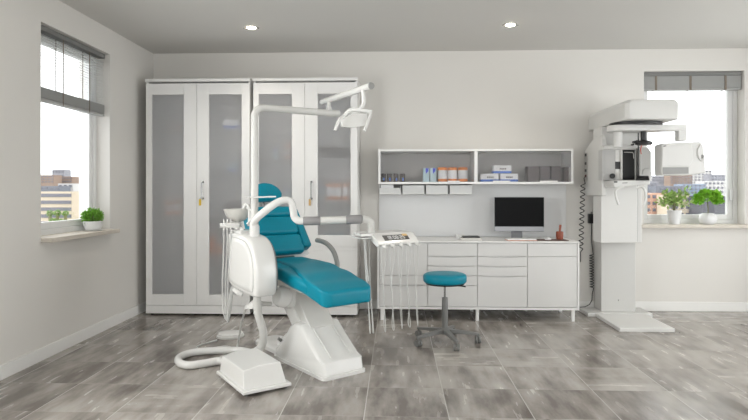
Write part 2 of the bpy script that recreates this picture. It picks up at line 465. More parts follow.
glass_door(t1, c1a + .001, mid - .0015, PL, DT, X5(152.8), X5(184.3), Z5(294.6), GT)
d = glass_door(t1, mid + .0015, c1b - .001, PL, DT, X5(209.6), X5(242.2), Z5(294.6), GT, 203.6)
t2 = thing('tall_cabinet', 'tall white cabinet with solid lower doors behind the dental chair', 'cabinet', ((c2a + c2b) / 2, YB - .2, 0), 0, 'tall white glazed cabinets')
carcass(t2, c2a, c2b, SH2 + [Z5(248) + .0])
mid2 = X5(305)
UP = Z5(246.3); LO = Z5(250.3)
glass_door(t2, c2a + .001, mid2 - .0015, UP, DT, X5(259.3), X5(292.2), Z5(234.7), GT)
glass_door(t2, mid2 + .0015, c2b - .001, UP, DT, X5(318), X5(350.7), Z5(234.7), GT, 311.8)
build('rail', MB().box((c2a, CY - .014, LO + .002), (c2b, CY + .001, UP - .002)), WHITE, t2)
build('door', MB().box((c2a + .001, CY - .02, PL), (mid2 - .0015, CY, LO)), WHITE, t2, bevel=.0015, seg=2)
build('door', MB().box((mid2 + .0015, CY - .02, PL), (c2b - .001, CY, LO)), WHITE, t2, bevel=.0015, seg=2)
def key(px, m, label):
    X = X5(px); z = Z5(198)
    t = thing('key_tag', label, 'key tag', (X, CY - .05, z - .075))
    build('tag', MB().box((X - .011, CY - .052, z - .078), (X + .011, CY - .047, z - .012)), m, t, bevel=.003)
    mb = MB(); n = 14
    mb.tube([(X + .006 * math.cos(a) + .004, CY - .05, z - .006 + .010 * math.sin(a)) for a in [2 * math.pi * k / n for k in range(n + 1)]], .0015, 6)
    build('ring', mb, CHROME, t)
key(201.6, YELLOW, 'yellow key tag hanging from the handle of the cabinet nearest the side window')
key(310.4, TANTAG, 'tan key tag hanging from the handle of the cabinet behind the dental chair')

# things inside the cabinets, seen through the frosted glass
def carton(x, y, z, w, d, h, m, m2, label, band=.35, group=None, name='carton'):
    t = thing(name, label, 'box', (x, y, z + .001), 0, group); z += .001
    build('body', MB().box((x - w / 2, y - d / 2, z), (x + w / 2, y + d / 2, z + h)), m, t, bevel=.002, seg=1)
    if m2: build('printed_band', MB().box((x - w / 2 - .0008, y - d / 2 - .0008, z + .003), (x + w / 2 + .0008, y + d / 2 + .0008, z + h * band)), m2, t)
    return t
def tub(x, y, z, r, h, body, lid, label, foot=None, group=None, name='tub'):
    z += .001
    t = thing(name, label, 'container', (x, y, z), 0, group)
    build('body', MB().lathe((x, y, z), [(r * .94, 0), (r, .006), (r, h * .8), (r * .92, h * .84)], 24), body, t)
    build('lid', MB().lathe((x, y, z), [(r * .98, h * .8), (r * 1.03, h * .81), (r * 1.03, h * .97), (r * .9, h)], 24), lid, t)
    if foot: build('base_band', MB().lathe((x, y, z), [(r * 1.01, .004), (r * 1.015, .006), (r * 1.015, h * .2), (r * 1.005, h * .21)], 24), foot, t)
    return t
IY = CY + .15
def XI(px, Y=IY): return at(px, 191, Y).x
z1_, z2_, z3_, z4_ = SH1F
carton(XI(232), IY, z1_, .17, .1, .11, PAPERW, BLUE, 'white carton with a blue band behind frosted glass on the top shelf')
carton(XI(234), IY, z2_, .10, .1, .09, AQUA, BLUE, 'small pale blue carton behind frosted glass on the second shelf')
tub(XI(168), IY, z3_, .045, .13, PAPERW, ORANGE, 'wider orange lidded tub low behind the first frosted door', ORANGE)
tub(XI(178), IY, z3_, .045, .15, PAPERW, ORANGE, 'taller orange lidded tub low behind the first frosted door', ORANGE)
carton(XI(229), IY, z3_, .12, .1, .12, DBROWN, None, 'dark carton behind frosted glass on the third shelf')
tub(XI(174.5), IY, z4_, .03, .17, PAPERW, PAPERW, 'slim white bottle on the bottom shelf behind the first frosted door')
tub(XI(211.5), IY, z4_, .04, .18, ORANGE, ORANGE, 'tall orange tub on the bottom shelf behind the second frosted door')
tub(XI(219.5), IY, z4_, .035, .10, ORANGE, PAPERW, 'short orange tub on the bottom shelf behind the second frosted door')
tub(XI(171), IY, z1_, .03, .035, ORANGE, PAPERW, 'low orange tin on the top shelf, first of two near the cabinet side')
tub(XI(179), IY, z1_, .03, .035, ORANGE, PAPERW, 'low orange tin on the top shelf, beside the door split')
y1_, y2_ = SH2
tub(XI(276), IY, y1_, .033, .12, AQUA, DBLUE, 'blue capped pale bottle on the upper shelf behind the lamp arm')
tub(XI(288), IY, y1_, .036, .15, PAPERW, ORANGE, 'orange capped white bottle on the upper shelf behind the lamp arm', ORANGE)
tub(XI(288), IY, y2_, .036, .11, AQUA, BLUE, 'pale blue bottle on the lower shelf above the headrest')
for i, px in enumerate((324, 331.5, 339, 346.5)):
    tub(XI(px), IY, y1_, .036, .13, BROWN, BROWN, 'dark jar in the row on the upper shelf behind frosted glass', None, 'dark jars behind frosted glass')
tub(XI(321.5), IY + .03, y2_, .028, .15, AQUA, BLUE, 'blue capped bottle beside the orange tubs behind frosted glass')
for i, px in enumerate((329.5, 338, 346.5)):
    tub(XI(px), IY, y2_, .041, .18, PAPERW, ORANGE, 'orange and white tub in the row behind frosted glass', ORANGE, 'orange tubs behind frosted glass')
zb = Z5(248)
carton(XI(334), IY, zb, .22, .12, .15, AQUA, DBLUE, 'pale carton with deep blue print low behind the delivery arm', .5)
carton(XI(283), IY, zb, .12, .1, .12, PAPERW, BLUE, 'white carton low behind the backrest')

# ------------------------------------------------------------------ sideboard
SY = 5.75
def XS(px): return at(px, 191, SY).x
def ZS(py): return at(478, py, SY).z
sa, sb = XS(377.4), XS(579.3)
sz0, sz1 = ZS(309.6), .80
t = thing('sideboard', 'long pale grey sideboard with drawers and doors below the monitor', 'sideboard', ((sa + sb) / 2, SY + .28, 0))
YE = YB - .016
mb = MB(); e = .016
mb.box((sa, SY, sz0), (sa + e, YE, sz1 - e)); mb.box((sb - e, SY, sz0), (sb, YE, sz1 - e))
mb.box((sa + e, SY, sz0), (sb - e, YE, sz0 + .022)); mb.box((sa + e, YE - .01, sz0 + .022), (sb - e, YE, sz1 - e))
mb.box((sa + e, SY + .03, sz0 + .022), (sb - e, SY + .05, sz1 - e))
build('carcass', mb, WHITE, t)
build('worktop', MB().box((sa - .002, SY - .006, sz1 - e), (sb + .002, YE, sz1)), WHITE, t, bevel=.003, seg=2)
cols = [sa + e + .002, XS(427.6), XS(477.6), XS(527.6), sb - e - .002]
zt, zbm = sz1 - e - .004, sz0 + .025
def fr(c, za, zb_, kind, grip=0):
    xa, xb = cols[c] + .0025, cols[c + 1] - .0025
    za, zb_ = za + .002, zb_ - .002
    mb = MB()
    if grip:                              # shallow scooped finger grip along the top edge
        n = 16; pts = [(xa, za), (xb, za), (xb, zb_)]
        for k in range(n + 1):
            s_ = k / n; pts.append((xb - (xb - xa) * s_, zb_ - .012 * math.sin(math.pi * s_) ** 1.5 * (1 if 0 < k < n else 0)))
        pts.append((xa, zb_))
        q = []
        for p in pts:
            if not q or (abs(q[-1][0] - p[0]) + abs(q[-1][1] - p[1])) > 1e-5: q.append(p)
        mb.prism([(x, SY + .004, z) for x, z in q], (0, .018, 0))
        build(kind, mb, FRONT, t)
    else:
        build(kind, mb.box((xa, SY + .004, za), (xb, SY + .022, zb_)), FRONT, t, bevel=.0015, seg=2)
r1, r2, r3, r4 = ZS(256.3), ZS(266), ZS(275.8), ZS(285.5)
fr(0, r3, zt, 'door'); fr(0, r4, r3, 'drawer_front'); fr(0, zbm, r4, 'drawer_front', 1)
for c in (1, 2):
    fr(c, r1, zt, 'drawer_front'); fr(c, r2, r1, 'drawer_front', 1); fr(c, r3, r2, 'drawer_front', 1)
fr(1, r4, r3, 'drawer_front', 1); fr(1, zbm, r4, 'drawer_front', 1)
fr(2, zbm, r3, 'drawer_front', 1)
fr(3, r1, zt, 'drawer_front'); fr(3, zbm, r1, 'door')
for px in (382, 477.8, 574):
    for y in (SY + .04, YE - .09):
        X = XS(px)
        build('leg', MB().box((X - .016, y - .016, 0), (X + .016, y + .016, sz0)), WHITE, t, bevel=.002, seg=1)

tag(build('splashback_panel', MB().box((at(379, 200, YB).x, YB - .011, .80), (at(565.8, 200, YB).x, YB - .001, at(470, 184, YB - .01).z)), mat('backboard laminate', (222, 222, 222), .4), bevel=.001, seg=1),
    'smooth pale board on the wall between sideboard and shelf unit', 'wall panel')

# monitor
MY = 6.08
a_, b_ = at(494.4, 197.1, MY), at(544.2, 231.6, MY)
mx = (a_.x + b_.x) / 2
t = thing('computer_monitor', 'black screened desktop computer with silver chin on the sideboard', 'monitor', (mx, MY, sz1))
build('case', MB().box((a_.x, MY, b_.z), (b_.x, MY + .02, a_.z)), ALU, t, bevel=.006)
mb = MB()
zc, hh = (a_.z + b_.z) / 2, (a_.z - b_.z) / 2
mb.loft([[(mx - w, MY + d_, zc - h), (mx + w, MY + d_, zc - h), (mx + w, MY + d_, zc + h), (mx - w, MY + d_, zc + h)] for w, h, d_ in ((.25, hh * .95, .019), (.16, hh * .6, .045), (.08, hh * .3, .055))])
build('rear_shell', mb, ALU, t)
zs = at(520, 226.6, MY).z
build('screen', MB().box((a_.x + .003, MY - .0015, zs), (b_.x - .003, MY + .001, a_.z - .003)), SCREEN, t)
X0, X1 = at(511.8, 230, MY).x, at(522.6, 230, MY).x
build('stand', MB().prism([(X0, MY + .055, b_.z + .09), (X0, MY + .045, b_.z + .09), (X0, MY + .012, sz1 + .006), (X0, MY - .06, sz1 + .006), (X0, MY - .06, sz1 + .0005), (X0, MY + .055, sz1 + .0005), (X0, MY + .03, sz1 + .01)], (X1 - X0, 0, 0)), mat('stand metal', (120, 121, 124), .35, metal=.6), t)

def slab(name, pxa, pxb, y0, y1, z, h, m, label, cat, bev=.002):
    xa, xb = at(pxa, 238, y0).x, at(pxb, 238, y0).x
    return tag(build(name, MB().box((xa, y0, z), (xb, y1, z + h)), m, bevel=bev, seg=2), label, cat), (xa + xb) / 2
slab('paper_stack', 457.5, 468, 5.98, 6.16, sz1 + .0005, .036, PAPERW, 'small stack of white paper beside the dark notebook', 'paper')
bk = slab('book', 461, 482, 5.80, 5.94, sz1 + .0005, .026, mat('book cover', (205, 203, 198), .5, var=.02), 'pale book under the black notebook on the sideboard', 'book')
slab('notebook', 463, 480, 5.815, 5.945, sz1 + .027, .013, mat('black cover', (48, 50, 48), .5, var=.05), 'black covered notebook lying on a pale book', 'notebook')
t_ = thing('keyboard_tray', 'white keyboard with a copper edge in front of the monitor', 'keyboard', (at(522, 238, 5.85).x, 5.86, sz1))
xa, xb = at(507.3, 238, 5.79).x, at(537, 238, 5.79).x
build('base', MB().box((xa, 5.78, sz1 + .0005), (xb, 5.93, sz1 + .007)), COPPER, t_, bevel=.003)
build('top_plate', MB().box((xa + .004, 5.786, sz1 + .007), (xb - .004, 5.926, sz1 + .020)), PAPERW, t_, bevel=.002)
mat_, _ = slab('desk_mat', 537.8, 569, 5.80, 5.98, sz1 + .0005, .005, LEATHER, 'dark brown leather mat beside the white keyboard', 'desk mat', .001)
X = at(548, 238, 5.87).x
tag(build('computer_mouse', MB().lathe((X, 5.87, sz1 + .006), [(.030, 0), (.033, .006), (.030, .014), (.018, .021), (.003, .023)], 24), PAPERW), 'white rounded mouse on the dark brown leather mat', 'mouse')
X = at(559.6, 230, 5.91).x; zz = sz1 + .006
t_ = thing('wooden_mortar', 'reddish brown wooden pot on the leather mat', 'wooden pot', (X, 5.91, zz))
build('bowl', MB().lathe((X, 5.91, zz), [(.030, 0), (.034, .004), (.034, .02), (.037, .04), (.036, .078), (.030, .082), (.026, .07), (.024, .012), (.004, .010)], 24), WOOD, t_)
tag(build('wooden_pestle', MB().tube([(X - .004, 5.91, zz + .0125), (X + .002, 5.91, zz + .08), (X + .009, 5.915, zz + .150)], .01, 14, radii=[.014, .010, .013]), WOOD), 'wooden pestle standing upright in the brown pot', 'pestle')

# ------------------------------------------------------------------ wall shelf unit
WY = 5.98
def XW(px): return at(px, 191, WY).x
wz0, wz1 = at(478, 184.0, WY).z, at(478, 148.9, WY).z
wa, wb = XW(378.3), XW(573.4)
t = thing('wall_cabinet', 'long white wall cabinet with two glass fronted bays above the sideboard', 'wall cabinet', ((wa + wb) / 2, YB - .17, wz0))
mb = MB(); e = .022; YW = YB - .012
mb.box((wa, WY, wz0), (wb, YW, wz0 + e)); mb.box((wa, WY, wz1 - e), (wb, YW, wz1))
mb.box((wa, WY, wz0 + e), (wa + e, YW, wz1 - e)); mb.box((wb - e, WY, wz0 + e), (wb, YW, wz1 - e))
build('carcass', mb, WHITE, t)
build('back_panel', MB().box((wa + e, YW - .008, wz0 + e), (wb - e, YW, wz1 - e)), mat('warm grey back panel', (184, 180, 176), .6), t)
xm = XW(476)
build('divider', MB().box((xm - .016, WY, wz0 + e), (xm + .016, YW - .008, wz1 - e)), WHITE, t)
for (xa, xb, hp) in ((wa + e, xm - .016, (448, 460)), (xm + .016, wb - e, (540, 557.5))):
    d = build('door', MB().box((xa + .001, WY + .004, wz0 + e + .002), (xb - .001, WY + .008, wz1 - e - .002)), FROST2, t)
    for h_ in ((hp,) if hp[0] < 500 else (hp, (493, 510))):
        build('pull', MB().box((XW(h_[0]), WY - .012, wz0 + e), (XW(h_[1]), WY + .003, wz0 + e + .012)), WHITE, d, bevel=.002, seg=2)
YI = WY + .13
zi = wz0 + e
def XQ(px): return at(px, 180, YI).x
for px in (383.5, 389.5, 396, 402.5):
    t = tub(XQ(px), YI - .02, zi, .026, .088, BROWN, BROWN, 'small brown jar in the row at the wall cabinet end', None, 'small brown jars in the wall cabinet', name='jar')
    X = XQ(px); build('painted_highlight', MB().box((X - .003, YI - .048, zi + .014), (X + .012, YI - .0455, zi + .045)), BLUE, t)  # blue highlight of the jar, painted as a flat patch
for px, lb in ((426, 'pale aqua carton with blue corner, beside the bare shelf'), (433, 'pale aqua carton with blue corner, beside the orange tubs')):
    X = XQ(px); w = .064
    t = thing('carton', lb, 'box', (X, YI, zi), 0, 'aqua cartons in the wall cabinet')
    build('body', MB().box((X - w / 2, YI - .04, zi + .001), (X + w / 2, YI + .04, zi + .148)), AQUA, t, bevel=.001, seg=1)
    build('printed_corner', MB().prism([(X - w * .1, YI - .041, zi + .146), (X + w * .4, YI - .041, zi + .146), (X + w * .34, YI - .041, zi + .115), (X - .004, YI - .041, zi + .085)], (0, .0008, 0)), DBLUE, t)
for px, lb in ((442.5, 'orange and white tub next to the aqua cartons'), (452.5, 'orange and white tub in the middle of three'), (462.8, 'orange and white tub nearest the cabinet divider')):
    tub(XQ(px), YI, zi, .049, .155, PAPERW, ORANGE, lb, ORANGE, 'orange tubs in the wall cabinet')
for px, z, lb in ((489, zi, 'white and blue box at the bottom of the pyramid, nearest the divider'), (508, zi, 'white and blue box at the bottom of the pyramid, nearer the dark boxes'), (501.5, zi + .088, 'white and blue box on top of the pyramid of three')):
    X = XQ(px)
    t = carton(X, YI, z, .185, .11, .086, PAPERW, BLUE, lb, .3, 'white and blue boxes in the wall cabinet')
    mb = MB()
    for k in range(4): mb.box((X - .028 + k * .018, YI - .0565, z + .042), (X - .028 + k * .018 + .012, YI - .0555, z + .058))
    build('lettering', mb, DBROWN, t)
for px, w, lb in ((532.5, .125, 'dark card box nearest the white and blue boxes'), (544, .105, 'dark card box in the middle of the dark row'), (555, .105, 'dark card box in the dark row near its end'), (566, .07, 'narrow dark card box against the cabinet end')):
    X = XQ(px); h = .165 if px < 560 else .155
    t = thing('card_box', lb, 'box', (X, YI, zi + .001), 0, 'dark card boxes in the wall cabinet')
    build('body', MB().box((X - w / 2 + .002, YI - .05, zi + .001), (X + w / 2 - .002, YI + .06, zi + h)), DBROWN, t, bevel=.003, seg=2)
# hanging bins
by0, by1 = 6.06, YB - .013
def XB(px): return at(px, 190, by0).x
bz1, bz0 = wz0 - .0005, at(420, 194.3, by0).z
lbs = ['white hanging bin below the brown jars', 'white hanging bin second from the brown jars', 'white hanging bin below the aqua cartons', 'white hanging bin below the orange tubs']
for i, (pa, pb) in enumerate(((379.5, 400.6), (402.5, 424.2), (426, 448), (449.8, 472))):
    xa, xb = XB(pa), XB(pb)
    t = thing('storage_bin', lbs[i], 'bin', ((xa + xb) / 2, by0 + .1, bz0), 0, 'white bins below the wall cabinet')
    mb = MB(); w = .004
    mb.box((xa, by0, bz0), (xb, by1, bz0 + w)); mb.box((xa, by0, bz0 + w), (xa + w, by1, bz1)); mb.box((xb - w, by0, bz0 + w), (xb, by1, bz1))
    mb.box((xa + w, by1 - w, bz0 + w), (xb - w, by1, bz1)); mb.box((xa + w, by0, bz0 + w), (xb - w, by0 + w, bz1 - (.012 if i else .04)))
    build('body', mb, mat('bin plastic', (206, 206, 204), .3), t, bevel=.001, seg=1)
    build('lip', MB().box((xa, by0 - .008, bz0 + .002), (xb, by0, bz0 + .012)), PLAST, t, bevel=.002, seg=1)
xa, xb = XB(380.5), XB(393.5)
tag(build('tissue_box', MB().box((xa, by0 + .012, bz0 + .0045), (xb, by0 + .11, bz1 - .003)), PAPERW, bevel=.003), 'white box in the hanging bin below the brown jars', 'box')

# ------------------------------------------------------------------ dental chair (u = towards the foot end, v = across)
CP, CA = Vector((-.35, 4.0, 0)), R(-50.2)
CM = Matrix.Translation(CP) @ Matrix.Rotation(CA, 4, 'Z')
def C(u, v, z): return CM @ Vector((u, v, z))
def lerp(tab, u):
    if u <= tab[0][0]: return tab[0][1]
    for (a, x), (b, y) in zip(tab, tab[1:]):
        if u <= b:
            t = (u - a) / (b - a); t = t * t * (3 - 2 * t) * .5 + t * .5
            return x + (y - x) * t
    return tab[-1][1]
def rrect(w, z0, z1, r, n=6, crown=0):
    """rounded rectangle in (v, z), counter-clockwise"""
    pts = []; r = max(min(r, w * .98, (z1 - z0) / 2 * .98), 1e-4)
    for cx, cz, a0 in ((w - r, z0 + r, -90), (w - r, z1 - r, 0), (-w + r, z1 - r, 90), (-w + r, z0 + r, 180)):
        for k in range(n + 1):
            a = R(a0 + 90 * k / n); pts.append((cx + r * math.cos(a), cz + r * math.sin(a)))
        if a0 == 0:
            for k in range(1, 10):
                s_ = k / 10; v = (w - r) * (1 - 2 * s_); pts.append((v, z1 + crown * math.sin(math.pi * s_)))
    return pts
def cushion(name, u0, u1, wt, zt_, th, parent, rp0=.05, rp1=.06, rz_=.035, crown=0.0, m=TEAL, voff=0):
    rings = []; n = 44
    us = [u0 + (u1 - u0) * (.5 - .5 * math.cos(math.pi * k / n)) for k in range(n + 1)]
    for u in us:
        w, z = lerp(wt, u), lerp(zt_, u)
        for d, rp, rv in ((u - u0, rp0, .03), (u1 - u, rp1, .03)):
            if d < rp: w -= rp - math.sqrt(max(rp * rp - (rp - d) ** 2, 0))
            if d < rv: 
                k = rv - math.sqrt(max(rv * rv - (rv - d) ** 2, 0)); z -= k
                th_k = k
        k = 0
        for d in (u - u0, u1 - u):
            if d < .03: k = .03 - math.sqrt(max(.0009 - (.03 - d) ** 2, 0))
        t_here = th(u) if callable(th) else th
        z1 = z; z0 = lerp(zt_, u) - t_here + k
        rings.append([C(u, voff + v, zz) for v, zz in rrect(max(w, .02), z0, z1, rz_, crown=crown)])
    return build(name, MB().loft(rings), m, parent, ang=60)

ch = thing('dental_chair', 'reclined teal dental chair on a white sloping pedestal', 'dental chair', C(-.4, 0, 0), CA)
ZT_ = [(-.95, .742), (-.75, .742), (-.55, .732), (-.30, .690), (-.10, .640), (.06, .598)]
cushion('seat_cushion', -.93, -.10, [(-.93, .185), (-.75, .235), (-.5, .252), (-.3, .240), (-.16, .214), (-.10, .205)], [(u, z - .004) for u, z in ZT_], .10, ch, .05, .08, .035)
cushion('leg_rest_cushion', -.84, .055, [(-.84, .13), (-.6, .14), (-.42, .165), (-.30, .20), (-.22, .213), (-.05, .215), (.06, .205)], [(u, z + .016) for u, z in ZT_], .112, ch, .03, .065, .016, .004)
# shell under the cushions and beam
def under(name, u0, u1, w0, w1, dt0, db0, dt1, db1, m=PLAST, bev=.012):
    r = []
    for k in range(9):
        s_ = k / 8; u = u0 + (u1 - u0) * s_; w = w0 + (w1 - w0) * s_
        zt1 = lerp(ZT_, u) - (dt0 + (dt1 - dt0) * s_); zb1 = lerp(ZT_, u) - (db0 + (db1 - db0) * s_)
        r.append([C(u, v, z) for v, z in ((-w, zt1), (w, zt1), (w * .86, zb1), (-w * .86, zb1))])
    return build(name, MB().loft(r), m, ch, bevel=bev, seg=3)
under('seat_frame', -.86, -.10, .232, .18, .098, .185, .098, .122)
# backrest
BA = Vector((-.548, 0, .8365)); BN = Vector((.8365, 0, .548)); B0 = Vector((-.925, 0, .775))
def Bk(v, s_, n): p = B0 + BA * s_ + BN * n; return C(p.x, v, p.z)
def wm(s_): return .205 - .02 * s_                        # half width of the middle pads
def pad(name, s0, s1, v00, v01, v10, v11, n0, n1, m, bev=.024):
    return build(name, MB().hexa([Bk(v00, s0, n0), Bk(v01, s0, n0), Bk(v01, s0, n1), Bk(v00, s0, n1), Bk(v10, s1, n0), Bk(v11, s1, n0), Bk(v11, s1, n1), Bk(v10, s1, n1)]), m, ch, bevel=bev, seg=8)
for s0, s1 in ((-.01, .168), (.168, .343), (.343, .445)):
    pad('backrest_cushion', s0 + .0015, s1 - .0015, -wm(s0), wm(s0), -wm(s1), wm(s1), -.03, .062, TEAL, .036)
for sg in (-1, 1):
    a = sorted((sg * .196, sg * .275)); b = sorted((sg * .192, sg * .245))
    pad('side_bolster', .03, .42, a[0], a[1], b[0], b[1], -.035, .068, TEAL, .034)
mb = MB(); rings = []
for s_, w in ((-.02, .20), (.0, .285), (.2, .262), (.40, .235), (.45, .17)):
    rings.append([Bk(-w, s_, -.03), Bk(w, s_, -.03), Bk(w * .8, s_, -.07), Bk(-w * .8, s_, -.07)])
build('backrest_shell', mb.loft(rings), PLAST, ch, bevel=.01)
build('hinge_cover', MB().loft([[C(-.93 + a, v, z) for a, z in ((-.06, .62), (.10, .60), (.08, .70), (-.02, .76))] for v in (-.13, .13)]), DGREY, ch, bevel=.012)
# headrest: fan outline
HB = .505
out = []
for k in range(25):
    a = math.pi * k / 24; out.append((.142 * math.cos(a), HB + .055 + .115 * math.sin(a)))
out += [(-.128, HB + .02), (-.10, HB), (.10, HB), (.128, HB + .02)]
def Hd(v, s_, n):
    return Bk(v, s_, n + .035)
rings = []
for n_, k in ((-.035, .93), (-.028, .985), (0, 1.0), (.020, .985), (.030, .93), (.034, .80)):
    rings.append([Hd(v * k, HB + .08 + (s_ - HB - .08) * k, n_) for v, s_ in out])
hd = build('headrest', MB().loft(rings), TEAL, ch, ang=50)
mb = MB()
for a in (40, 65, 90, 115, 140):
    p0, p1 = (0.02 * math.cos(R(a)), HB + .03), (.125 * math.cos(R(a)), HB + .055 + .10 * math.sin(R(a)))
    mb.tube([Hd(p0[0], p0[1], .0335), Hd(p1[0], p1[1], .0325)], .0018, 6)
build('seam', mb, PIPE, hd)
for v in (-.035, .035):
    build('headrest_post', MB().cyl(Bk(v, .40, -.02), Bk(v, .56, .012), .008, seg=12), CHROME, ch)
build('headrest_bracket', MB().hexa([Bk(-.055, .40, -.055), Bk(.055, .40, -.055), Bk(.055, .40, -.02), Bk(-.055, .40, -.02), Bk(-.05, .47, -.045), Bk(.05, .47, -.045), Bk(.05, .47, -.015), Bk(-.05, .47, -.015)]), PLAST, ch, bevel=.006)
# armrest on the far side
build('armrest', MB().tube([C(-.93, .335, .875), C(-.85, .335, .872), C(-.76, .335, .855), C(-.68, .335, .815), C(-.62, .33, .755), C(-.585, .32, .69), C(-.58, .29, .655)], .02, 16, smooth=6,
      radii=[.013] + [.02] * 35 + [.022]), MGREY, ch)
build('armrest_bracket', MB().tube([C(-.58, .30, .66), C(-.58, .22, .63), C(-.58, .12, .62)], .018, 12), PLAST2, ch)
# pedestal: outline in (u, z), narrowing upwards
def pedring(u0, u1, w, z, r=.035):
    pts = []
    for cx, cy, a0 in ((u1 - r, w - r, 0), (u0 + r, w - r, 90), (u0 + r, -w + r, 180), (u1 - r, -w + r, 270)):
        for k in range(5):
            a = R(a0 + 90 * k / 4); pts.append(C(cx + r * math.cos(a), cy + r * math.sin(a), z))
    return pts
build('pedestal_foot', MB().loft([pedring(-.74, .0, .185, .0), pedring(-.74, .0, .185, .022), pedring(-.735, -.005, .18, .026)]), PLAST, ch, ang=40)
prof = [(-.735, .024), (-.012, .024), (-.03, .112), (-.09, .135), (-.34, .325), (-.43, .325), (-.50, .29), (-.60, .17), (-.70, .09), (-.735, .07)]
def pr(v, k=1.0):
    return [C(-.37 + (u + .37) * k, v, z if z < .03 else .024 + (z - .024) * k) for u, z in prof]
rings = [pr(-.172, .93), pr(-.165, .97), pr(-.15, 1.0), pr(.15, 1.0), pr(.165, .97), pr(.172, .93)]
ped = build('pedestal', MB().loft(rings), PLAST, ch, bevel=.014, seg=4)
mb = MB()                                  # raised flank panels and the pale fairing down the middle of the slope
for v in (-.085, .085):
    mb.hexa([C(-.05, v - .004, .126), C(-.05, v + .004, .126), C(-.34, v + .004, .322), C(-.34, v - .004, .322), C(-.05, v - .002, .134), C(-.05, v + .002, .134), C(-.34, v + .002, .3285), C(-.34, v - .002, .3285)])
build('rib', mb, PLAST2, ped)
build('floor_plate', MB().loft([pedring(-1.22, -.70, .13, .0, .09), pedring(-1.22, -.70, .13, .03, .09), pedring(-1.20, -.72, .115, .042, .08)]), PLAST, ch, ang=40)
build('pedestal_bracket', MB().loft([[C(u, v, z) for u, z in ((-.90, .04), (-.72, .04), (-.68, .16), (-.74, .17))] for v in (-.07, .07)]), PLAST, ch, bevel=.01)
build('cable_gland', MB().cyl(C(-.80, -.075, .10), C(-.80, -.10, .12), .013, seg=12), DGREY, ch)
# slanting lift arm
def slant(name, us, ws, zs_, th, m, bev=.012):
    r = []
    for (u, z), w in zip(us, ws):
        r.append([C(u - th * .55, -w, z - th * .5), C(u - th * .55, w, z - th * .5), C(u + th * .45, w, z + th * .5), C(u + th * .45, -w, z + th * .5)])
    return build(name, MB().loft(r), m, ch, bevel=bev)
slant('lift_arm', [(-.70, .57), (-.36, .22)], [.11, .11], 0, .15, PLAST2)
slant('lift_cover', [(-.76, .55), (-.38, .20)], [.125, .125], 0, .08, PLAST)
build('swivel_mount', MB().lathe(C(-.60, 0, .47), [(.09, 0), (.105, .02), (.11, .09), (.10, .13)], 32), PLAST, ch, ang=40)
M_ = Matrix.Rotation(R(-50.2), 4, 'Z') @ Matrix.Rotation(R(78), 4, 'X')
build('side_joint', MB().lathe(C(-.585, -.085, .475), [(.075, 0), (.082, .006), (.082, .055), (.074, .062), (.074, .075), (.082, .08), (.080, .12), (.066, .15), (.045, .158)], 36, M_), PLAST, ch, ang=40)

# ------------------------------------------------------------------ dental unit: cuspidor housing, pole, lamp, delivery arm
UU0, UU1, UV0, UV1, UZ0, UZ1 = -.835, -.345, -.52, -.345, .555, .985
un = thing('dental_unit', 'white cuspidor unit with lamp pole and instrument arm beside the teal chair', 'dental unit', C(-.6, -.43, UZ0), CA)
def dshape(k, v):
    ctrl = [(-.80, .60), (-.70, .575), (-.40, .555), (-.352, .585), (-.345, .66), (-.352, .76), (-.39, .87), (-.46, .945), (-.56, .978), (-.78, .992), (-.83, .965), (-.845, .86), (-.825, .78), (-.842, .70), (-.835, .63)]
    n = len(ctrl); o_ = []
    for i in range(n):
        for j in range(5):
            t = j / 5; a, b, c, d = [Vector(ctrl[(i + q) % n]) for q in (-1, 0, 1, 2)]
            o_.append(.5 * ((2 * b) + (c - a) * t + (2 * a - 5 * b + 4 * c - d) * t * t + (3 * b - a - 3 * c + d) * t ** 3))
    cx, cz = -.60, .77
    return [C(cx + (p.x - cx) * k, v, cz + (p.y - cz) * k) for p in o_]
def insetD(d, v):
    return dshape(1 - d / .24, v)
rings = [insetD(.035, UV0 + .002), insetD(.014, UV0 + .004), insetD(.004, UV0 + .012), insetD(0, UV0 + .028), insetD(0, UV1 - .03), insetD(.008, UV1 - .010), insetD(.03, UV1)]
build('housing', MB().loft(rings), PLAST, un, ang=50)
rings = [insetD(.040, UV0 + .004), insetD(.040, UV0 - .003), insetD(.048, UV0 - .008), insetD(.075, UV0 - .010)]
build('side_panel', MB().loft(rings), PLAST, un, ang=50)
rings = [insetD(.035, UV0 + .0035), insetD(.036, UV0 + .0005), insetD(.045, UV0 + .0005)]
build('panel_gap', MB().loft(rings), GAP, un, ang=50)
build('rear_seal', MB().loft([insetD(.03, UV1 - .004), insetD(.03, UV1 + .012)]), DGREY, un, ang=50)
build('top_plate', MB().loft([[C(u, v, z) for v, z in rrect(.07, .97, 1.012, .012)] if False else [C(u, -.435 + v, z) for v, z in rrect(.065, .965, 1.010, .014)] for u in (-.80, -.70, -.63)]), PLAST, un, ang=50)
# pole and overhead arm
P0 = Vector((-1.033, 4.149, .93)); zt_ = 1.912
A1 = Vector((-.452, 4.53, zt_)); dA = (A1 - Vector((P0.x, P0.y, zt_))).normalized()
bend = [Vector((P0.x, P0.y, zt_ - .07)) ]
for k in range(1, 9):
    a = math.pi / 2 * k / 8; bend.append(Vector((P0.x, P0.y, zt_ - .07)) + dA * (.07 * (1 - math.cos(a))) + Vector((0, 0, .07 * math.sin(a))))
build('pole', MB().tube([P0, Vector((P0.x, P0.y, 1.35)), Vector((P0.x, P0.y, 1.56))], .0275, 24), PLAST2, un)
build('pole_collar', MB().lathe(P0, [(.036, 0), (.036, .11), (.030, .125)], 24), PLAST, un)
build('overhead_arm', MB().tube([Vector((P0.x, P0.y, 1.562))] + bend + [A1], .0265, 24), PLAST2, un)
LA, LB = Vector((-.600, 4.60, 2.015)), Vector((-.172, 3.945, 2.025))
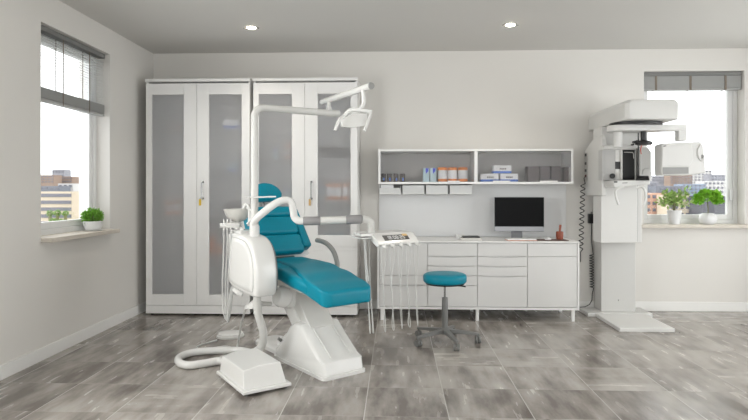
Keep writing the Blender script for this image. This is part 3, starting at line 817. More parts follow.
la = build('lamp_arm', MB().tube([LA, LA.lerp(LB, .02), LA.lerp(LB, .5), LB], .022, 24, radii=[.018, .020, .0235, .0235]), PLAST, un)
LP_ = LA.lerp(LB, .17)
build('lamp_post', MB().lathe(Vector((LP_.x, LP_.y, zt_ + .015)), [(.021, 0), (.021, .03), (.015, .034), (.015, .085)], 20), PLAST2, un)
build('end_cap', MB().cyl(LB, LB + (LB - LA).normalized() * .012, .025, .021, 24), MGREY, la)
# lamp hanger, yoke, head
D = 4.0
build('lamp_hanger', MB().tube([dp(362.5, 90, D), dp(363.5, 97, D), dp(363.3, 104, D), dp(360, 109, D)], .0135, 14, smooth=6), PLAST, un)
yk = build('yoke', MB().tube([dp(340.5, 120, D), dp(343, 118.5, D), dp(346.5, 113.5, D), dp(350, 110.5, D), dp(356, 109.8, D), dp(362, 110.5, D), dp(368, 111.3, D), dp(369.8, 114.5, D), dp(368.5, 119, D)], .015, 12, smooth=6), PLAST, un)
h0 = [dp(341.5, 127.3, 3.90), dp(366.5, 124.5, 3.98), dp(366.5, 122.5, 4.12), dp(343.0, 124.5, 4.05)]
h1 = [dp(340.0, 121.5, 3.90), dp(367.5, 116.0, 3.98), dp(367.0, 114.2, 4.12), dp(351.0, 114.8, 4.05)]
hm = [dp(352.5, 129.5, 3.92), dp(367.5, 125.5, 3.98), dp(367, 123, 4.12), dp(352, 126, 4.05)]
hd_ = build('lamp_head', MB().loft([
    [dp(339.6, 120.8, 3.93), dp(341.8, 127.4, 3.90), dp(341.2, 126.0, 4.03), dp(339.8, 121.0, 4.05)],
    [dp(352.5, 113.4, 3.93), dp(354.5, 127.8, 3.90), dp(354, 125, 4.08), dp(352.5, 112.6, 4.09)],
    [dp(367.4, 113.4, 3.97), dp(368.2, 125.6, 3.95), dp(367, 122.5, 4.11), dp(366.6, 114.2, 4.12)]]), PLAST, un, bevel=.006, seg=3)
build('lamp_lens', MB().hexa([dp(344, 126.5, 3.915), dp(365, 124.4, 3.955), dp(365, 123.2, 4.09), dp(344, 125.0, 4.01), dp(344, 127.9, 3.915), dp(365, 125.8, 3.955), dp(365, 124.4, 4.09), dp(344, 126.3, 4.01)]), MGREY, hd_, bevel=.002)
build('lamp_handle', MB().tube([dp(344.0, 116.6, 3.90), dp(340.5, 118.0, 3.88), dp(337.8, 123, 3.87), dp(335.0, 130.4, 3.86)], .011, 12, smooth=5), PLAST, hd_)
build('lamp_handle', MB().tube([dp(370.8, 110.8, 4.0), dp(370.0, 115.5, 3.98), dp(367.8, 122, 3.95), dp(364.2, 131, 3.93)], .011, 12, smooth=5), PLAST, hd_)
# thin handle bar on the pole
build('handle_bar', MB().tube([dp(245.6, 197.2, 4.12), dp(260, 197.2, 4.12), dp(276, 196.6, 4.14)], .0055, 10), PLAST, un)
# delivery arm
arm = [dp(253.5, 224, 4.16), dp(256.5, 218.5, 4.13), dp(264, 212, 4.12), dp(272, 205.8, 4.13), dp(280, 201.4, 4.15), dp(287, 200.2, 4.17), dp(291.5, 203.2, 4.18), dp(293.2, 210, 4.19), dp(294.5, 217, 4.2), dp(298.5, 220.6, 4.2), dp(304, 221.0, 4.2)]
build('delivery_arm', MB().tube(arm, .0275, 20, smooth=6), PLAST, un)
build('arm_socket', MB().cyl(dp(254.3, 236, 4.17), dp(254.3, 221, 4.16), .031, .030, 20), PLAST, un)
S1, S2, S3, S4 = dp(303, 221, 4.2), dp(320.5, 220.7, 4.215), dp(346, 219.8, 4.24), dp(362, 219.2, 4.26)
build('arm_sleeve', MB().tube([S1, S1.lerp(S2, .06), S1.lerp(S2, .94), S2], .032, 24, radii=[.028, .0325, .0325, .028]), GREYM, un)
build('arm_tube', MB().cyl(S2, S3, .0285, seg=24), PLAST2, un)
build('arm_sleeve', MB().tube([S3, S3.lerp(S4, .06), S3.lerp(S4, .94), S4], .033, 24, radii=[.029, .0335, .0335, .029]), GREYM, un)
build('arm_elbow', MB().tube([S4, dp(366, 219.6, 4.27), dp(370.3, 222, 4.28), dp(371.3, 226, 4.29), dp(371.4, 232.5, 4.3)], .027, 20, smooth=6), PLAST2, un)
# tray / console
TO = Vector((-.012, 4.313, 0)); TU, TV = Vector((.64, -.768, 0)), Vector((.768, .64, 0))
def K(v, u, z): return TO + TV * v + TU * u + Vector((0, 0, z))
con = build('console', MB().loft([[K(v, u, z) for u, z in ((.062, .900), (.070, .912), (-.005, .980), (-.03, .987), (-.19, .993), (-.20, .975), (-.05, .945), (.04, .895))] for v in (-.20, .19)]), PLAST, un, bevel=.004, seg=3)
build('tray', MB().hexa([K(-.30, -.02, .968), K(.10, -.02, .968), K(.10, -.22, .968), K(-.22, -.22, .968), K(-.30, -.02, .988), K(.10, -.02, .988), K(.10, -.22, .990), K(-.22, -.22, .990)]), PLAST, un, bevel=.005)
build('tray_rim', MB().hexa([K(-.31, -.005, .953), K(-.20, -.005, .953), K(-.20, -.22, .953), K(-.24, -.22, .953), K(-.31, -.005, .960), K(-.20, -.005, .960), K(-.20, -.22, .960), K(-.24, -.22, .960)]), PLAST, un, bevel=.002)
def KP(v, w, n):                           # on the sloping front panel: w 0 top .. 1 bottom, n = out of the panel
    a, b = Vector((-.005, .980)), Vector((.070, .912)); d = (b - a); nn = Vector((-d.y, d.x)).normalized()
    p = a + d * w + nn * n
    return K(v, p.x, p.y)
def kp_box(v0, v1, w0, w1, n0, n1): return [KP(v0, w1, n0), KP(v1, w1, n0), KP(v1, w0, n0), KP(v0, w0, n0), KP(v0, w1, n1), KP(v1, w1, n1), KP(v1, w0, n1), KP(v0, w0, n1)]
ds = build('display', MB().hexa(kp_box(-.125, .115, .14, .66, 0, .0015)), BLACK, con)
SEG = {'0': 'abcdef', '1': 'bc', '2': 'abged', '8': 'abcdefg', '5': 'afgcd'}
mb = MB()
def seg7(chx, v0, w0=.24, w1=.56, wd=.020):
    wm_ = (w0 + w1) / 2; t_ = .0035; tw = .05
    R_ = {'a': (v0, v0 + wd, w0, w0 + tw), 'g': (v0, v0 + wd, wm_ - tw / 2, wm_ + tw / 2), 'd': (v0, v0 + wd, w1 - tw, w1),
          'f': (v0, v0 + t_, w0, wm_), 'b': (v0 + wd - t_, v0 + wd, w0, wm_), 'e': (v0, v0 + t_, wm_, w1), 'c': (v0 + wd - t_, v0 + wd, wm_, w1)}
    for k in SEG[chx]:
        q = R_[k]; mb.hexa(kp_box(q[0], q[1], q[2], q[3], .0015, .0022))
v = -.098
for c in '12:08:25':
    if c == ':':
        for w in (.34, .48): mb.hexa(kp_box(v, v + .004, w - .02, w + .02, .0015, .0022))
        v += .011
    else: seg7(c, v); v += .0265
build('digits', mb, PAPERW, ds, smooth=False)
build('display_tab', MB().hexa(kp_box(.065, .112, .10, .30, .0015, .004)), CANVAS, con, bevel=.001)
for k in range(5):
    v = -.160 + k * .079
    h_ = build('instrument_holder', MB().tube([K(v, .045, .908), K(v, .085, .898), K(v, .098, .893)], .014, 14, radii=[.014, .0145, .011]), PLAST, con)
    m_ = random.uniform(-.012, .012)
    build('instrument_hose', MB().tube([K(v, .088, .893), K(v + .003, .090, .80), K(v - .010 + m_, .085, .64), K(v - .008 - m_, .08, .46), K(v + .004 + m_, .075, .32), K(v + .018, .07, .275), K(v + .03, .055, .33), K(v + .028 + m_, .04, .52), K(v + .015, .03, .75), K(v + .01, .02, .93)], .0028, 8, smooth=6), HOSE, con)
for i, (v, a) in enumerate(((-.262, 0), (-.235, .02))):
    build('supply_hose', MB().tube([K(v, -.03 - a, .955), K(v + .008, -.03 - a, .80), K(v + .02, -.02, .56), K(v + .03, -.01, .38), K(v + .035, -.01, .29), K(v + .05, -.02, .26), K(v + .06, -.04, .34), K(v + .045, -.05, .60), K(v + .04, -.06, .955)], .0038, 8, smooth=6), HOSE, un)
# cuspidor bowl, spout, suction holder
BC = Vector((-1.218, 4.372, 1.062))
bw = build('cuspidor_bowl', MB().lathe(BC, [(.018, 0), (.05, .008), (.083, .038), (.102, .078), (.110, .100), (.105, .100), (.096, .078), (.076, .042), (.045, .016), (.01, .012)], 40), mat('bowl glass', (206, 204, 198), .15, coat=.5), un)
build('bowl_stem', MB().lathe(BC - Vector((0, 0, .085)), [(.028, 0), (.024, .03), (.02, .088)], 20), PLAST, un)
build('spout', MB().tube([dp(249, 226, 4.33), dp(249.5, 214, 4.33), dp(248.5, 206, 4.33), dp(245.5, 205, 4.34), dp(243.8, 209, 4.35)], .012, 12, smooth=5), PLAST, un)
build('spout', MB().tube([dp(247, 224, 4.30), dp(251, 219, 4.30), dp(252.5, 212, 4.31), dp(248, 208, 4.33)], .008, 12, smooth=5), PLAST, un)
sh_ = build('suction_holder', MB().hexa([dp(225, 227.8, 4.22), dp(239, 227.8, 4.24), dp(239, 226.6, 4.34), dp(225, 226.6, 4.32), dp(225, 223.2, 4.22), dp(239, 223.2, 4.24), dp(239, 222.0, 4.34), dp(225, 222.0, 4.32)]), PLAST2, un, bevel=.004)
build('holder_knob', MB().cyl(dp(219.8, 225.4, 4.26), dp(226, 225.4, 4.27), .016, .017, 16), PLAST, sh_)
build('holder_arm', MB().tube([dp(238, 226, 4.29), dp(241, 228.5, 4.27), dp(244, 233, 4.25)], .014, 12), PLAST, sh_)
for i, (px, pxb) in enumerate(((224.0, 222.6), (227.4, 225.6), (230.8, 228.0))):
    build('nozzle', MB().tube([dp(px, 230, 4.26), dp(px, 222.5, 4.27), dp(px - .3, 218.8, 4.28)], .0075, 10, radii=[.008, .008, .004]), PLAST, sh_)
    build('suction_hose', MB().tube([dp(px, 230, 4.26), dp(px - .3, 250, 4.28), dp(pxb, 280, 4.30), dp(pxb + .2, 305, 4.32), dp(225.5 + i * 1.2, 319 + i * 1.5, 4.33), dp(229 + i, 308, 4.36), dp(231 + i, 290, 4.40), dp(236 + i * 2, 270, 4.42)], .0055, 8, smooth=6), HOSE, un)
# parts under the housing
build('lower_bracket', MB().tube([dp(246, 308, 4.30), dp(256, 300, 4.25), dp(262, 303.5, 4.30), dp(271, 303.8, 4.36)], .016, 12), PLAST2, un)
build('lower_bracket', MB().hexa([dp(244, 309.5, 4.26), dp(258, 308.5, 4.22), dp(258, 308, 4.32), dp(244, 309, 4.34), dp(249, 304.5, 4.26), dp(260, 296.5, 4.22), dp(260, 296.5, 4.32), dp(249, 304, 4.34)]), PLAST, un, bevel=.004)
build('drain_cap', MB().tube([dp(234, 289.5, 4.27), dp(239, 293, 4.24), dp(242.5, 294.5, 4.24)], .022, 14, radii=[.018, .022, .016]), PLAST, un)
build('supply_tube', MB().tube([dp(257, 295, 4.10), dp(257.5, 305, 4.11), dp(258.5, 315, 4.13), dp(261.5, 325, 4.16), dp(263.5, 335, 4.2), dp(262.5, 344, 4.24), dp(258, 350, 4.27), gr(252, 353, .04)], .0285, 20, smooth=6), PLAST2, un)

# ------------------------------------------------------------------ floor box with its hose, and the foot pedal
bx = thing('floor_box', 'white junction box on the floor in front of the dental unit', 'floor box', C(-.55, -.60, 0), CA)
# corners measured on the floor
fc, fl, frt = gr(243, 395.5, .02), gr(216.3, 373.5, .02), gr(287.8, 383, .02)
eu = (fc - fl).normalized(); ev = Vector((-eu.y, eu.x, 0)); LU = (fc - fl).length * 1.0; LV = (frt - fc).dot(ev)
def Q(u, v, z): return fc - eu * (LU - u) + ev * v - Vector((0, 0, fc.z)) + Vector((0, 0, z))
build('flange', MB().hexa([Q(0, 0, .018), Q(LU, 0, .018), Q(LU, LV, .018), Q(0, LV, .018), Q(0, 0, .040), Q(LU, 0, .040), Q(LU, LV, .040), Q(0, LV, .040)]), PLAST, bx, bevel=.005)
i0, i1 = .025, .055
rings = []
for z, i_ in ((.038, i0), (.155, i1)):
    h2 = .018 if z > .1 else 0
    il = .014 if z < .1 else .022
    rings.append([Q(i_, il, z), Q(LU - i_, il, z), Q(LU - i_, LV * .40, z + h2), Q(LU - i_, LV - i_, z + h2), Q(i_, LV - i_, z + h2), Q(i_, LV * .40, z + h2)])
build('cover', MB().loft(rings), PLAST, bx, bevel=.007)
for u, v in ((.03, .03), (LU - .03, .03), (.03, LV - .03), (LU - .03, LV - .03)):
    build('foot', MB().cyl(Q(u, v, 0), Q(u, v, .02), .009, seg=12), CHROME, bx)
hp = [gr(252, 353, .035), gr(240, 350.5, .032), gr(222, 350.5, .03), gr(204, 351.2, .03), gr(188, 353.5, .03), gr(179, 358, .03), gr(180, 363.2, .03), gr(190, 365.3, .03), gr(205, 363.2, .03), gr(222, 361, .035), Q(.05, .10, .06)]
tag(build('floor_hose', MB().tube(hp, .029, 18, smooth=7), PLAST), 'thick white hose looping across the floor beside the junction box', 'hose')
pc = gr(230.5, 337, 0)
pd = thing('foot_pedal', 'round white foot pedal on the floor behind the hose loop', 'foot pedal', pc)
Ms = Matrix.Rotation(R(20), 4, 'Z') @ Matrix.Diagonal((1.0, .8, 1, 1))
build('base', MB().lathe(pc, [(.118, 0), (.12, .004), (.12, .018), (.112, .024), (.05, .026)], 36, Ms), PLAST2, pd)
build('pedal_disc', MB().lathe(pc, [(.108, .025), (.112, .032), (.104, .044), (.06, .050), (.01, .052)], 36, Ms), PLAST, pd)
build('cord', MB().tube([gr(217, 340, .012), gr(209, 342.5, .008), gr(200, 345, .008), gr(196.8, 347.8, .008), gr(202, 349.3, .008), gr(214, 347.8, .008), gr(225, 346.5, .008), gr(236, 347.5, .010), dp(238.5, 340, 4.72), dp(241, 325, 4.55), dp(244.5, 312, 4.4), dp(246.5, 306, 4.30)], .0075, 10, smooth=6), HOSE, pd)

# ------------------------------------------------------------------ stool
SC_ = Vector((.42, 4.95, 0))
st = thing('stool', 'round teal swivel stool on a grey five-armed castor base', 'stool', SC_)
def sl(z, prof, m, name, parent=st, seg=40): return build(name, MB().lathe(SC_ + Vector((0, 0, z)), prof, seg), m, parent, ang=50)
sl(0, [(.15, .512), (.176, .516), (.186, .528), (.187, .566), (.180, .582), (.160, .592), (.10, .596), (.01, .597)], TEAL, 'seat', seg=56)
sl(0, [(.09, .496), (.165, .502), (.168, .513), (.05, .514)], BLACK, 'seat_pan')
build('height_lever', MB().tube([SC_ + Vector((.02, -.02, .495)), SC_ + Vector((.13, -.06, .494)), SC_ + Vector((.17, -.07, .490))], .006, 8), BLACK, st)
sl(0, [(.010, .38), (.010, .51)], CHROME, 'gas_spring', seg=16)
sl(0, [(.026, .07), (.026, .36), (.024, .385), (.012, .388)], DGREY, 'column', seg=20)
sl(0, [(.045, .075), (.045, .115), (.035, .125), (.02, .13)], DGREY, 'hub', seg=24)
for k in range(5):
    a = R(-75 + 72 * k); d = Vector((math.cos(a), math.sin(a), 0)); n = Vector((-d.y, d.x, 0))
    rr = [[SC_ + d * r_ + n * w * s1 + Vector((0, 0, z + h * s2)) for s1, s2 in ((-1, -1), (1, -1), (1, 1), (-1, 1))] for r_, w, z, h in ((.03, .026, .098, .018), (.14, .021, .090, .014), (.27, .017, .078, .011), (.293, .013, .076, .009))]
    build('base_arm', MB().loft(rr), DGREY, st, bevel=.005)
    e_ = SC_ + d * .28
    cs = build('castor', MB().cyl(e_ + Vector((0, 0, .045)), e_ + Vector((0, 0, .072)), .009, seg=10), DGREY, st)
    ax = (n * math.cos(.5 + k) + d * math.sin(.5 + k))
    for s1 in (-1, 1):
        c_ = e_ + ax * (.014 * s1)
        build('wheel', MB().cyl(c_ - ax * .009 + Vector((0, 0, .0285)), c_ + ax * .009 + Vector((0, 0, .0285)), .0285, seg=20), DGREY, cs, bevel=.003)

# ------------------------------------------------------------------ panoramic scanner
SX0, SX1 = 2.06, 2.545
sc_ = thing('xray_scanner', 'white panoramic x-ray scanner standing before the back window', 'x-ray scanner', (2.32, 6.0, 0))
def sbox(name, pxa, pxb, ya, yb_, Y, D_, m, parent=None, bev=.004, seg=3):
    a, b = at(pxa, yb_, Y), at(pxb, ya, Y)
    za, zb_ = at((pxa + pxb) / 2, yb_, Y).z, at((pxa + pxb) / 2, ya, Y).z
    return build(name, MB().box((a.x, Y, za), (b.x, Y + D_, zb_)), m, parent or sc_, bevel=bev, seg=seg)
def XZ(px, py, Y): p = at(px, py, Y); return (p.x, Y, p.z)
# floor plates
A, B, C_, D_ = gr(596.5, 313.6, .045), gr(622.7, 328.2, .045), gr(679, 327.6, .045), gr(652.5, 313.2, .045)
build('foot_plate', MB().box((2.06, 5.37, 0), (2.565, 6.0, .035)), SCANW, sc_, bevel=.005)
build('base_plate', MB().box((1.98, 6.0, 0), (2.64, 6.30, .04)), SCANW, sc_, bevel=.005)
x0, x1 = at(601.3, 250, 6.08).x, at(635.6, 250, 6.08).x
build('lower_column', MB().box((x0, 6.08, .04), (x1, 6.30, 1.0)), SCANG, sc_, bevel=.004)
build('column_screw', MB().cyl(((x0 + x1) / 2, 6.082, .16), ((x0 + x1) / 2, 6.076, .16), .006, seg=12), CHROME, sc_)
zc0, zc1 = at(618, 243, 6.02).z, 2.0
xa, xb = at(601.2, 200, 5.8).x, at(637.4, 200, 5.8).x
zc0 = at(618, 243, 5.8).z
build('column_cover', MB().box((xa, 5.80, zc0), (xb, 6.035, 1.94)), SCANW, sc_, bevel=.006)
build('side_rail', MB().box((xb + .003, 5.83, zc0), (at(641.8, 200, 5.83).x, 6.03, 1.94)), SCANW, sc_, bevel=.004)
build('rail_groove', MB().box((xb - .002, 5.81, zc0 + .01), (xb + .005, 6.02, 1.93)), DGREY, sc_)
build('column_core', MB().box((x0 + .004, 6.036, zc0), (x1 - .004, 6.29, 1.94)), SCANW, sc_, bevel=.004)
# carriage: a deep side plate with a sloping shoulder
xf = at(601.8, 191, 5.74).x
zb_c, zr_c, zf_c = at(585, 195.6, 6.26).z, at(585, 150.5, 6.26).z, at(601, 137.5, 5.85).z
pf = [(5.74, zb_c), (6.26, zb_c), (6.26, zr_c), (6.02, zf_c - .01), (5.95, zf_c + .02), (5.78, zf_c + .02), (5.74, zf_c - .03)]
build('carriage', MB().prism([(xf, y, z) for y, z in pf], (.05, 0, 0)), SCANW, sc_, bevel=.012)
build('button_strip', MB().box((xf - .004, 6.17, zb_c + .16), (xf + .002, 6.245, zr_c - .03)), SCANG, sc_, bevel=.001, seg=1)
for k, y in enumerate((155, 163.5, 170.5, 176)):
    zq = at(586, y, 6.2).z
    build('button', MB().box((xf - .008, 6.185, zq - .014), (xf - .003, 6.23, zq + .014)), BLACK if k < 3 else mat('dark red socket', (96, 40, 44), .5), sc_, bevel=.001, seg=1)
# head
HBz, HTz = 1.942, 2.122
hp_ = [(SX0 + .02, 6.28), (SX1 - .03, 6.28), (SX1, 6.20), (SX1, 5.27), (SX1 - .03, 5.21), (SX0 + .03, 5.21), (SX0, 5.25), (SX0 - .0, 6.2)]
head = build('overhead_housing', MB().loft([[(x, y, HBz) for x, y in hp_], [(x, y, HTz - .035) for x, y in hp_], [(2.30 + (x - 2.30) * .90, 5.75 + (y - 5.75) * .97, HTz) for x, y in hp_]]), SCANW, sc_, bevel=.012)
rc = Vector((at(635.5, 123, 5.50).x, 5.50, 0))
def disc(z0, z1, r, sx=1.0, sy=1.0): return [[(rc.x + r * sx * math.cos(2 * math.pi * k / 40), rc.y + r * sy * math.sin(2 * math.pi * k / 40), z) for k in range(40)] for z in (z0, z1)]
build('rotation_ring', MB().loft(disc(1.918, 1.942, .235, 1, .9)), BLACK, sc_, bevel=.004)
Ya = 5.42
xr_ = at(686.2, 130, Ya).x; xl_ = at(610.5, 128, Ya).x
o_ = []
for k in range(13):
    a = R(90 + 180 * k / 12); o_.append((xl_ + .13 + .13 * math.cos(a), 5.50 + .13 * math.sin(a)))
o_ += [(xr_ - .10, 5.40), (xr_, 5.40), (xr_, 5.50), (xr_ - .18, 5.52), (rc.x + .12, 5.63)]
build('rotating_arm', MB().loft([[(x, y, 1.858) for x, y in o_], [(x, y, 1.916) for x, y in o_]]), SCANW, sc_, bevel=.010)
x0 = at(679, 130, 5.40).x
build('sensor_drop', MB().box((x0, 5.405, 1.765), (xr_, 5.485, 1.90)), SCANW, sc_, bevel=.008)
# sensor head
Yh = 5.36
o2 = [XZ(661.3, 145, Yh), XZ(661.5, 167, Yh), XZ(661.8, 175.5, Yh), XZ(690.5, 175.2, Yh), XZ(695, 174.6, Yh), XZ(706.3, 172.5, Yh), XZ(703.8, 146, Yh), XZ(701, 141.6, Yh), XZ(664, 143.2, Yh)]
sh2 = build('sensor_head', MB().prism(o2, (0, .15, 0)), SCANW, sc_, bevel=.012)
build('front_cover', MB().prism([XZ(661.8, 166.2, Yh - .008), XZ(662.6, 146, Yh - .008), XZ(692, 144.2, Yh - .008), XZ(693.6, 160, Yh - .008), XZ(689.5, 166.6, Yh - .008)], (0, .03, 0)), SCANW, sh2, bevel=.008)
build('sensor_window', MB().prism([XZ(662.8, 167.4, Yh - .003), XZ(688.6, 167.2, Yh - .003), XZ(688.8, 173.6, Yh - .003), XZ(662.9, 174.4, Yh - .003)], (0, .02, 0)), mat('sensor grey', (150, 150, 148), .45), sh2, bevel=.001, seg=1)
build('slot', MB().prism([XZ(663.5, 146.6, Yh - .0095), XZ(666.3, 146.2, Yh - .0095), XZ(666.3, 145.4, Yh - .0095), XZ(663.5, 145.8, Yh - .0095)], (0, .004, 0)), BLACK, sh2)
build('handle_recess', MB().tube([XZ(700.5, 144.5, Yh - .002), XZ(698, 150, Yh - .002), XZ(698.2, 156, Yh - .002), XZ(701, 160.5, Yh - .002), XZ(703.5, 158.5, Yh - .002)], .009, 10, smooth=5), SCANG, sh2)
build('pivot_knob', MB().cyl(XZ(702.3, 156.4, Yh - .004), XZ(702.3, 156.4, Yh + .01), .016, seg=16), MGREY, sh2)
# tube column, cassette bay
build('tube_column', MB().cyl(XZ(618, 147, 5.52), XZ(618, 131.5, 5.52), .038, .040, 24), SCANW, sc_)
Yb = 5.68
build('bay_cap', MB().prism([XZ(602.5, 149.6, Yb), XZ(636, 149.6, Yb), XZ(634.5, 145.6, Yb), XZ(624, 144.4, Yb), XZ(612, 144.4, Yb), XZ(604, 146, Yb)], (0, .11, 0)), SCANW, sc_, bevel=.008)
z0, z1 = at(618, 180.0, Yb).z, at(618, 149.6, Yb).z
xa_, xb_ = at(602.3, 165, Yb).x, at(636, 165, Yb).x
mb = MB(); mb.box((xa_, Yb, z0), (xa_ + .012, 5.79, z1)); mb.box((xb_ - .008, Yb, z0), (xb_, 5.79, z1)); mb.box((xa_ + .012, 5.70, z0), (at(620.8, 165, Yb).x, 5.79, z1)); mb.box((at(620.8, 165, Yb).x, 5.77, z0), (xb_ - .008, 5.79, z1))
bay = build('cassette_bay', mb, MUDG, sc_, bevel=.002, seg=1)
build('bay_divider', MB().box((at(620.8, 165, Yb).x, Yb - .01, z0), (at(622.3, 165, Yb).x, 5.77, z1)), SCANW, bay, bevel=.003)
build('cassette', MB().box((at(622.6, 165, Yb).x, Yb + .01, z0 + .006), (at(635.2, 165, Yb).x, 5.765, z1 - .006)), BLACK, bay, bevel=.004)
build('cassette_clip', MB().tube([XZ(624, 152.2, Yb + .006), XZ(632.6, 152.4, Yb + .006), XZ(633.6, 154, Yb + .006), XZ(633.8, 158.5, Yb + .006)], .004, 8), SCANG, bay)
cy_ = build('tube_head', MB().cyl(XZ(617.2, 179.6, 5.72), XZ(617.2, 149.8, 5.72), .032, seg=24), SCANW, bay)
build('collimator_band', MB().cyl(XZ(617.2, 169.2, 5.72), XZ(617.2, 161.8, 5.72), .0345, seg=24), BLACK, cy_)
build('side_knob', MB().cyl(XZ(612.4, 176, 5.665), XZ(612.4, 176, 5.70), .026, seg=20), BLACK, bay, bevel=.006)
# patient shelf and grips
build('patient_shelf', MB().prism([XZ(613.2, 180.4, 5.50), XZ(650.2, 180.2, 5.50), XZ(650.2, 184.6, 5.50), XZ(636, 185.2, 5.50), XZ(626, 186.8, 5.50), XZ(614, 187.6, 5.50)], (0, .30, 0)), SCANW, sc_, bevel=.006)
build('shelf_mark', MB().prism([XZ(614.2, 181.2, 5.496), XZ(617.4, 181.2, 5.496), XZ(617.4, 182.6, 5.496), XZ(614.2, 182.6, 5.496)], (0, .004, 0)), BLACK, sc_)
build('shelf_mark', MB().prism([XZ(622.5, 182.6, 5.496), XZ(627.5, 182.3, 5.496), XZ(627.5, 183.2, 5.496), XZ(622.5, 183.5, 5.496)], (0, .004, 0)), MGREY, sc_)
build('control_panel', MB().hexa([XZ(635.8, 180.2, 5.46), XZ(649.6, 180.2, 5.46), XZ(649.6, 180.2, 5.62), XZ(635.8, 180.2, 5.62), XZ(637.4, 176.2, 5.50), XZ(648.6, 176.2, 5.50), XZ(648.6, 175.6, 5.62), XZ(637.4, 175.6, 5.62)]), BLACK, sc_, bevel=.003)
build('hand_grip', MB().tube([XZ(624, 187, 5.50), XZ(618, 188.5, 5.49), XZ(615.4, 192, 5.48), XZ(616.2, 198, 5.47), XZ(618.5, 204.5, 5.47)], .011, 12, smooth=5), SCANW, sc_)
build('hand_grip', MB().tube([XZ(637, 188, 5.50), XZ(642, 187.2, 5.49), XZ(644.8, 191, 5.48), XZ(645.6, 198, 5.47), XZ(644, 205, 5.47)], .011, 12, smooth=5), SCANW, sc_)
# sensor post on the other side
o3 = [XZ(640.3, 180, 5.66), XZ(651.5, 180, 5.66), XZ(651.5, 152, 5.66), XZ(648.5, 147.8, 5.66), XZ(643, 146.6, 5.66), XZ(640.3, 147.5, 5.66)]
build('detector_post', MB().prism(o3, (0, .12, 0)), SCANW, sc_, bevel=.010)
build('support_rod', MB().cyl(XZ(638.4, 180, 5.60), XZ(638.4, 131, 5.60), .006, seg=10), BLACK, sc_)
build('grip_loop', MB().tube([XZ(642.5, 174, 5.64), XZ(642.8, 170.5, 5.63), XZ(645, 168.6, 5.63), XZ(648.5, 168.3, 5.63)], .006, 10), SCANG, sc_)
# head clamp
tp = Vector((at(643.5, 140, 5.46).x, 5.46, 0))
build('clamp_stem', MB().lathe(tp + Vector((0, 0, 1.755)), [(.024, 0), (.026, .01), (.026, .105)], 20), BLACK, sc_)
zc_ = at(643, 143.5, 5.46).z
cl_ = build('head_clamp', MB().lathe(tp + Vector((0, 0, zc_)), [(.05, -.016), (.074, -.010), (.078, .012), (.055, .022), (.035, .030)], 28), BLACK, sc_)
for a, b, r_ in ((-.085, .02, .012), (-.10, -.004, .008), (-.055, .032, .009), (.05, .022, .009)):
    build('clamp_knob', MB().cyl(tp + Vector((a, -.02, zc_ + b - .006)), tp + Vector((a, .02, zc_ + b - .006)), r_, seg=12), BLACK, cl_)
build('laser_guide', MB().tube([tp + Vector((-.015, 0, zc_ - .01)), tp + Vector((-.03, -.01, zc_ - .055)), tp + Vector((-.025, -.01, zc_ - .10))], .004, 8, smooth=4), RED, cl_)  # reddish laser light drawn as plain red tubes
build('laser_guide', MB().tube([tp + Vector((.045, 0, zc_ - .005)), tp + Vector((.075, -.01, zc_ - .03)), tp + Vector((.09, -.01, zc_ - .06))], .004, 8, smooth=4), RED, cl_)
# cords
def coil(p0, p1, r, turns, rt, pre=(), post=()):
    p0, p1 = Vector(p0), Vector(p1); d = p1 - p0; z = d.normalized(); x = z.cross(Vector((0, 1, 0))).normalized(); y = z.cross(x)
    n = int(turns * 12); pts = [Vector(p) for p in pre]
    for k in range(n + 1):
        a = 2 * math.pi * turns * k / n; pts.append(p0 + d * (k / n) + (x * math.cos(a) + y * math.sin(a)) * r)
    return MB().tube(pts + [Vector(p) for p in post], rt, 7)
build('coiled_cord', coil(XZ(583, 183, 6.16), XZ(580.8, 249, 6.18), .022, 12, .005, [(xf - .01, 6.2, at(586, 176, 6.2).z), XZ(584, 178.5, 6.16)], [XZ(580.5, 252, 6.18), XZ(580.5, 262, 6.2)]), BLACK, sc_)
sw = thing('hand_switch', 'black hand switch with coiled cord on the wall beside the scanner column', 'hand switch', XZ(591.5, 226, 6.27))
build('holder', MB().box((at(589.3, 219, 6.27).x, 6.27, at(590, 223.5, 6.27).z), (at(593.8, 219, 6.27).x, YB, at(590, 214, 6.27).z)), BLACK, sw, bevel=.006)
build('button', MB().cyl(XZ(591.6, 214, 6.29), XZ(591.6, 211.8, 6.29), .010, seg=12), DGREY, sw)
build('cord', coil(XZ(591.4, 254, 6.29), XZ(591.9, 288, 6.29), .019, 13, .0045, [XZ(591.6, 223, 6.29), XZ(591.3, 240, 6.29)],
     [XZ(592.2, 294, 6.28), XZ(592, 300, 6.26), XZ(589.5, 304.5, 6.24), XZ(585, 306.8, 6.2), XZ(580, 307.2, 6.15)]), BLACK, sw)

# ------------------------------------------------------------------ plants
def leaves(mb, c, rx, ry, rz_, n, size, rnd, shell=.55, up=.3, elong=1.6):
    for _ in range(n):
        while True:
            d = Vector((rnd.uniform(-1, 1), rnd.uniform(-1, 1), rnd.uniform(-.75, 1)))
            if .05 < d.length <= 1: break
        d.normalize(); k = rnd.uniform(shell, 1)
        p = c + Vector((d.x * rx * k, d.y * ry * k, d.z * rz_ * k))
        a = (d + Vector((rnd.uniform(-.7, .7), rnd.uniform(-.7, .7), rnd.uniform(-.3, .7) + up))).normalized()
        b = a.cross(Vector((rnd.uniform(-1, 1), rnd.uniform(-1, 1), rnd.uniform(-1, 1)))).normalized()
        s_ = size * rnd.uniform(.7, 1.3); nn = a.cross(b) * s_ * .18
        q = [p, p + a * s_ * elong * .5 + b * s_ * .45 + nn, p + a * s_ * elong, p + a * s_ * elong * .5 - b * s_ * .45 + nn]
        v = [mb.bm.verts.new(x) for x in q]; mb.bm.faces.new((v[0], v[1], v[2])); mb.bm.faces.new((v[0], v[2], v[3]))
    return mb
